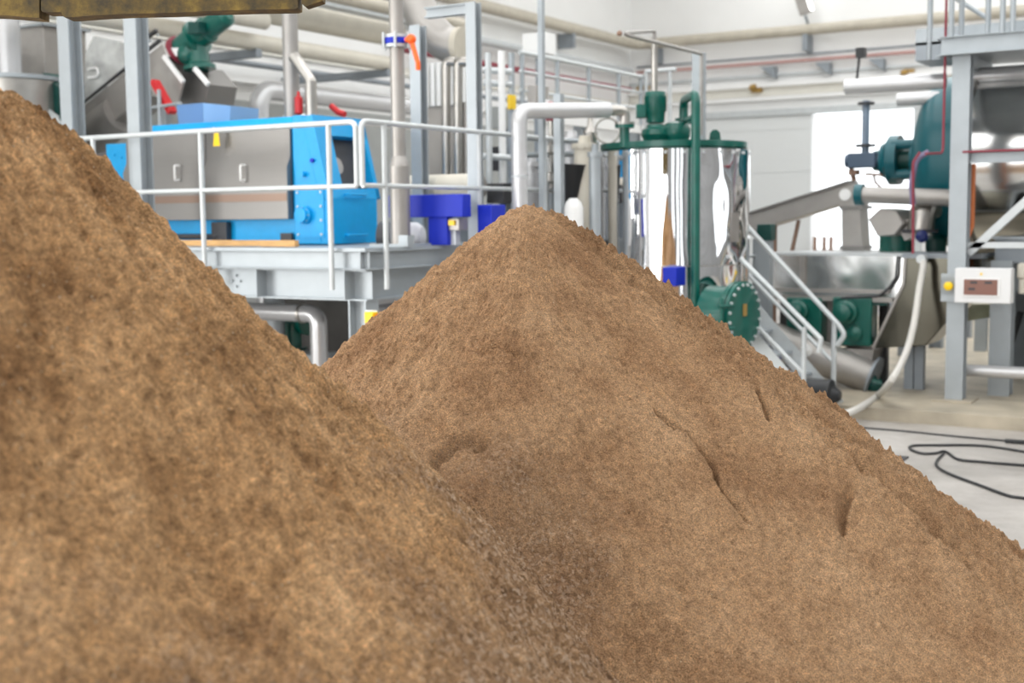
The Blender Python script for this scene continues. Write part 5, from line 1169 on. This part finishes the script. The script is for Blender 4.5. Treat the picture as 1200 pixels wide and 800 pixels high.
# pipes low at right
a_ = PY(1120, 433, CY+.25); single('floor_pipe', 'silver pipe running low along the floor to the right', 'pipe', tube(B(), [a_, V(a_.x+5, a_.y, a_.z)], .065, seg=18), insul)
a_ = PY(1185, 330, CY+.9); single('support_beam', 'grey horizontal beam right of the control box', 'beam', obox(B(), a_, a_+V(3, 0, 0), .1, .2), galv)
a_ = [PD(x, y, 16) for x, y in ((1126, 356), (1162, 356), (1160, 372), (1128, 377))]
single('hopper_cone', 'pale green bronze reflecting hopper bottom below the control box', 'hopper', prism(B(), a_, (0, .8, 0)), mat('bronze_tinted_steel', (.62, .60, .42), .25, .8, .2, 5))
single('dark_brace', 'dark diagonal brace at the right edge behind the columns', 'brace', tube(B(), [PD(1196, 365, 14.5), PD(1182, 410, 14.5)], .04), dark)
# white hose
pts = [PD(x, y, d) for x, y, d in ((1081, 303, 13.6), (1082, 312, 13.5), (1077, 340, 13.4), (1071, 380, 13.2), (1061, 415, 13.0), (1045, 445, 12.6))]
pts += [PZ(1028, 464, .16), PZ(1010, 476, .16), PZ(993, 484, .16), PZ(970, 490, .05), PZ(940, 495, .04)]
def cr(pts, n=8):
    out = []; P_ = [pts[0]]+pts+[pts[-1]]
    for i in range(1, len(P_)-2):
        a, b, c, d = P_[i-1:i+3]
        for k in range(n):
            t_ = k/n; out.append(.5*((2*b)+(c-a)*t_+(2*a-5*b+4*c-d)*t_**2+(3*b-a-3*c+d)*t_**3))
    out.append(pts[-1]); return out
t = thing('water_hose', 'grey white hose curving from the chute down onto the plinth', 'hose', PZ(1010, 476, .13))
part('hose', t, sweep(B(), cr(pts), .036, 14), hose_m); part('end_fitting', t, cyl(B(), pts[0]+V(0, -.08, 0), pts[0]+V(0, .05, 0), .048), galv_white)
# black cables on the floor
def cable(pix, r, label):
    return single('power_cable', label, 'cable', sweep(B(), cr([PZ(x, y, r) for x, y in pix]), r, 10), black)
cable([(1200+60, 548), (1200, 545), (1150, 541), (1123, 538), (1108, 529), (1095, 531), (1080, 531), (1067, 526), (1070, 522), (1100, 521.5), (1150, 522), (1200, 529), (1260, 540)], .012, 'black cable with a flattened loop lying on the concrete floor')
cable([(1106, 531), (1098, 540), (1099, 547), (1115, 556), (1150, 569), (1180, 580), (1200, 583.5), (1250, 588)], .012, 'black cable branching from the loop and curving toward the near right')
cable([(960, 497), (1005, 500.5), (1060, 505), (1120, 511), (1177, 516), (1200, 517.5), (1260, 521)], .009, 'thin straight black cable along the foot of the plinth')
cable([(1178, 516.3), (1200, 518), (1240, 520)], .02, 'thick black cable sleeve at the right edge on the thin cable')
a_ = PZ(1053, 538, 0); single('floor_plate', 'small dark metal plate on the floor beside the heap edge', 'plate', box(B(), (a_.x-.22, a_.y-.1, 0), (a_.x+.06, a_.y+.1, .015)), dark)
# ================================================================ rusty overhead lip at top left
Dl = 4.6
rustm = bpy.data.materials.new('mottled_rusty_ochre_steel'); rustm.use_nodes = True; nt = rustm.node_tree; N, L = nt.nodes, nt.links; b = N['Principled BSDF']; b.inputs['Roughness'].default_value = .7
tc = N.new('ShaderNodeTexCoord'); n1 = N.new('ShaderNodeTexNoise'); n1.inputs['Scale'].default_value = 9; n1.inputs['Detail'].default_value = 8; n1.inputs['Roughness'].default_value = .7; L.new(tc.outputs['Object'], n1.inputs['Vector'])
rp = N.new('ShaderNodeValToRGB'); L.new(n1.outputs[0], rp.inputs[0]); e = rp.color_ramp.elements; e[0].position = .36; e[0].color = (.04, .028, .01, 1); e[1].position = .66; e[1].color = (.23, .15, .025, 1); x = e.new(.5); x.color = (.11, .07, .012, 1)
L.new(rp.outputs[0], b.inputs['Base Color'])
YL = PD(180, 10, Dl).y; 
def lip(pix, d_): return prism(B(), [PD(x, y, Dl) for x, y in pix], HF*d_)
t = thing('rusty_beam', 'mottled ochre brown rusty steel lip overhead across the top left', 'beam', PD(180, 12, Dl))
part('long_plate', t, lip([(-60, -60), (352, -420), (349, 9), (345, 10.5), (290, 11.5), (240, 13), (200, 15), (150, 16), (110, 18), (85, 20), (75, 20), (71, 14), (50, 14), (48, 12), (48.5, -420)][1:], .10), rustm)
part('left_plate', t, lip([(-90, -420), (47, -420), (46, 21), (30, 20), (15, 18.5), (0, 17.5), (-90, 14)], .10), rustm)
part('right_tip', t, lip([(353, -420), (400, -420), (378, 1), (358, 7.5), (353.5, 4)], .07), rustm)
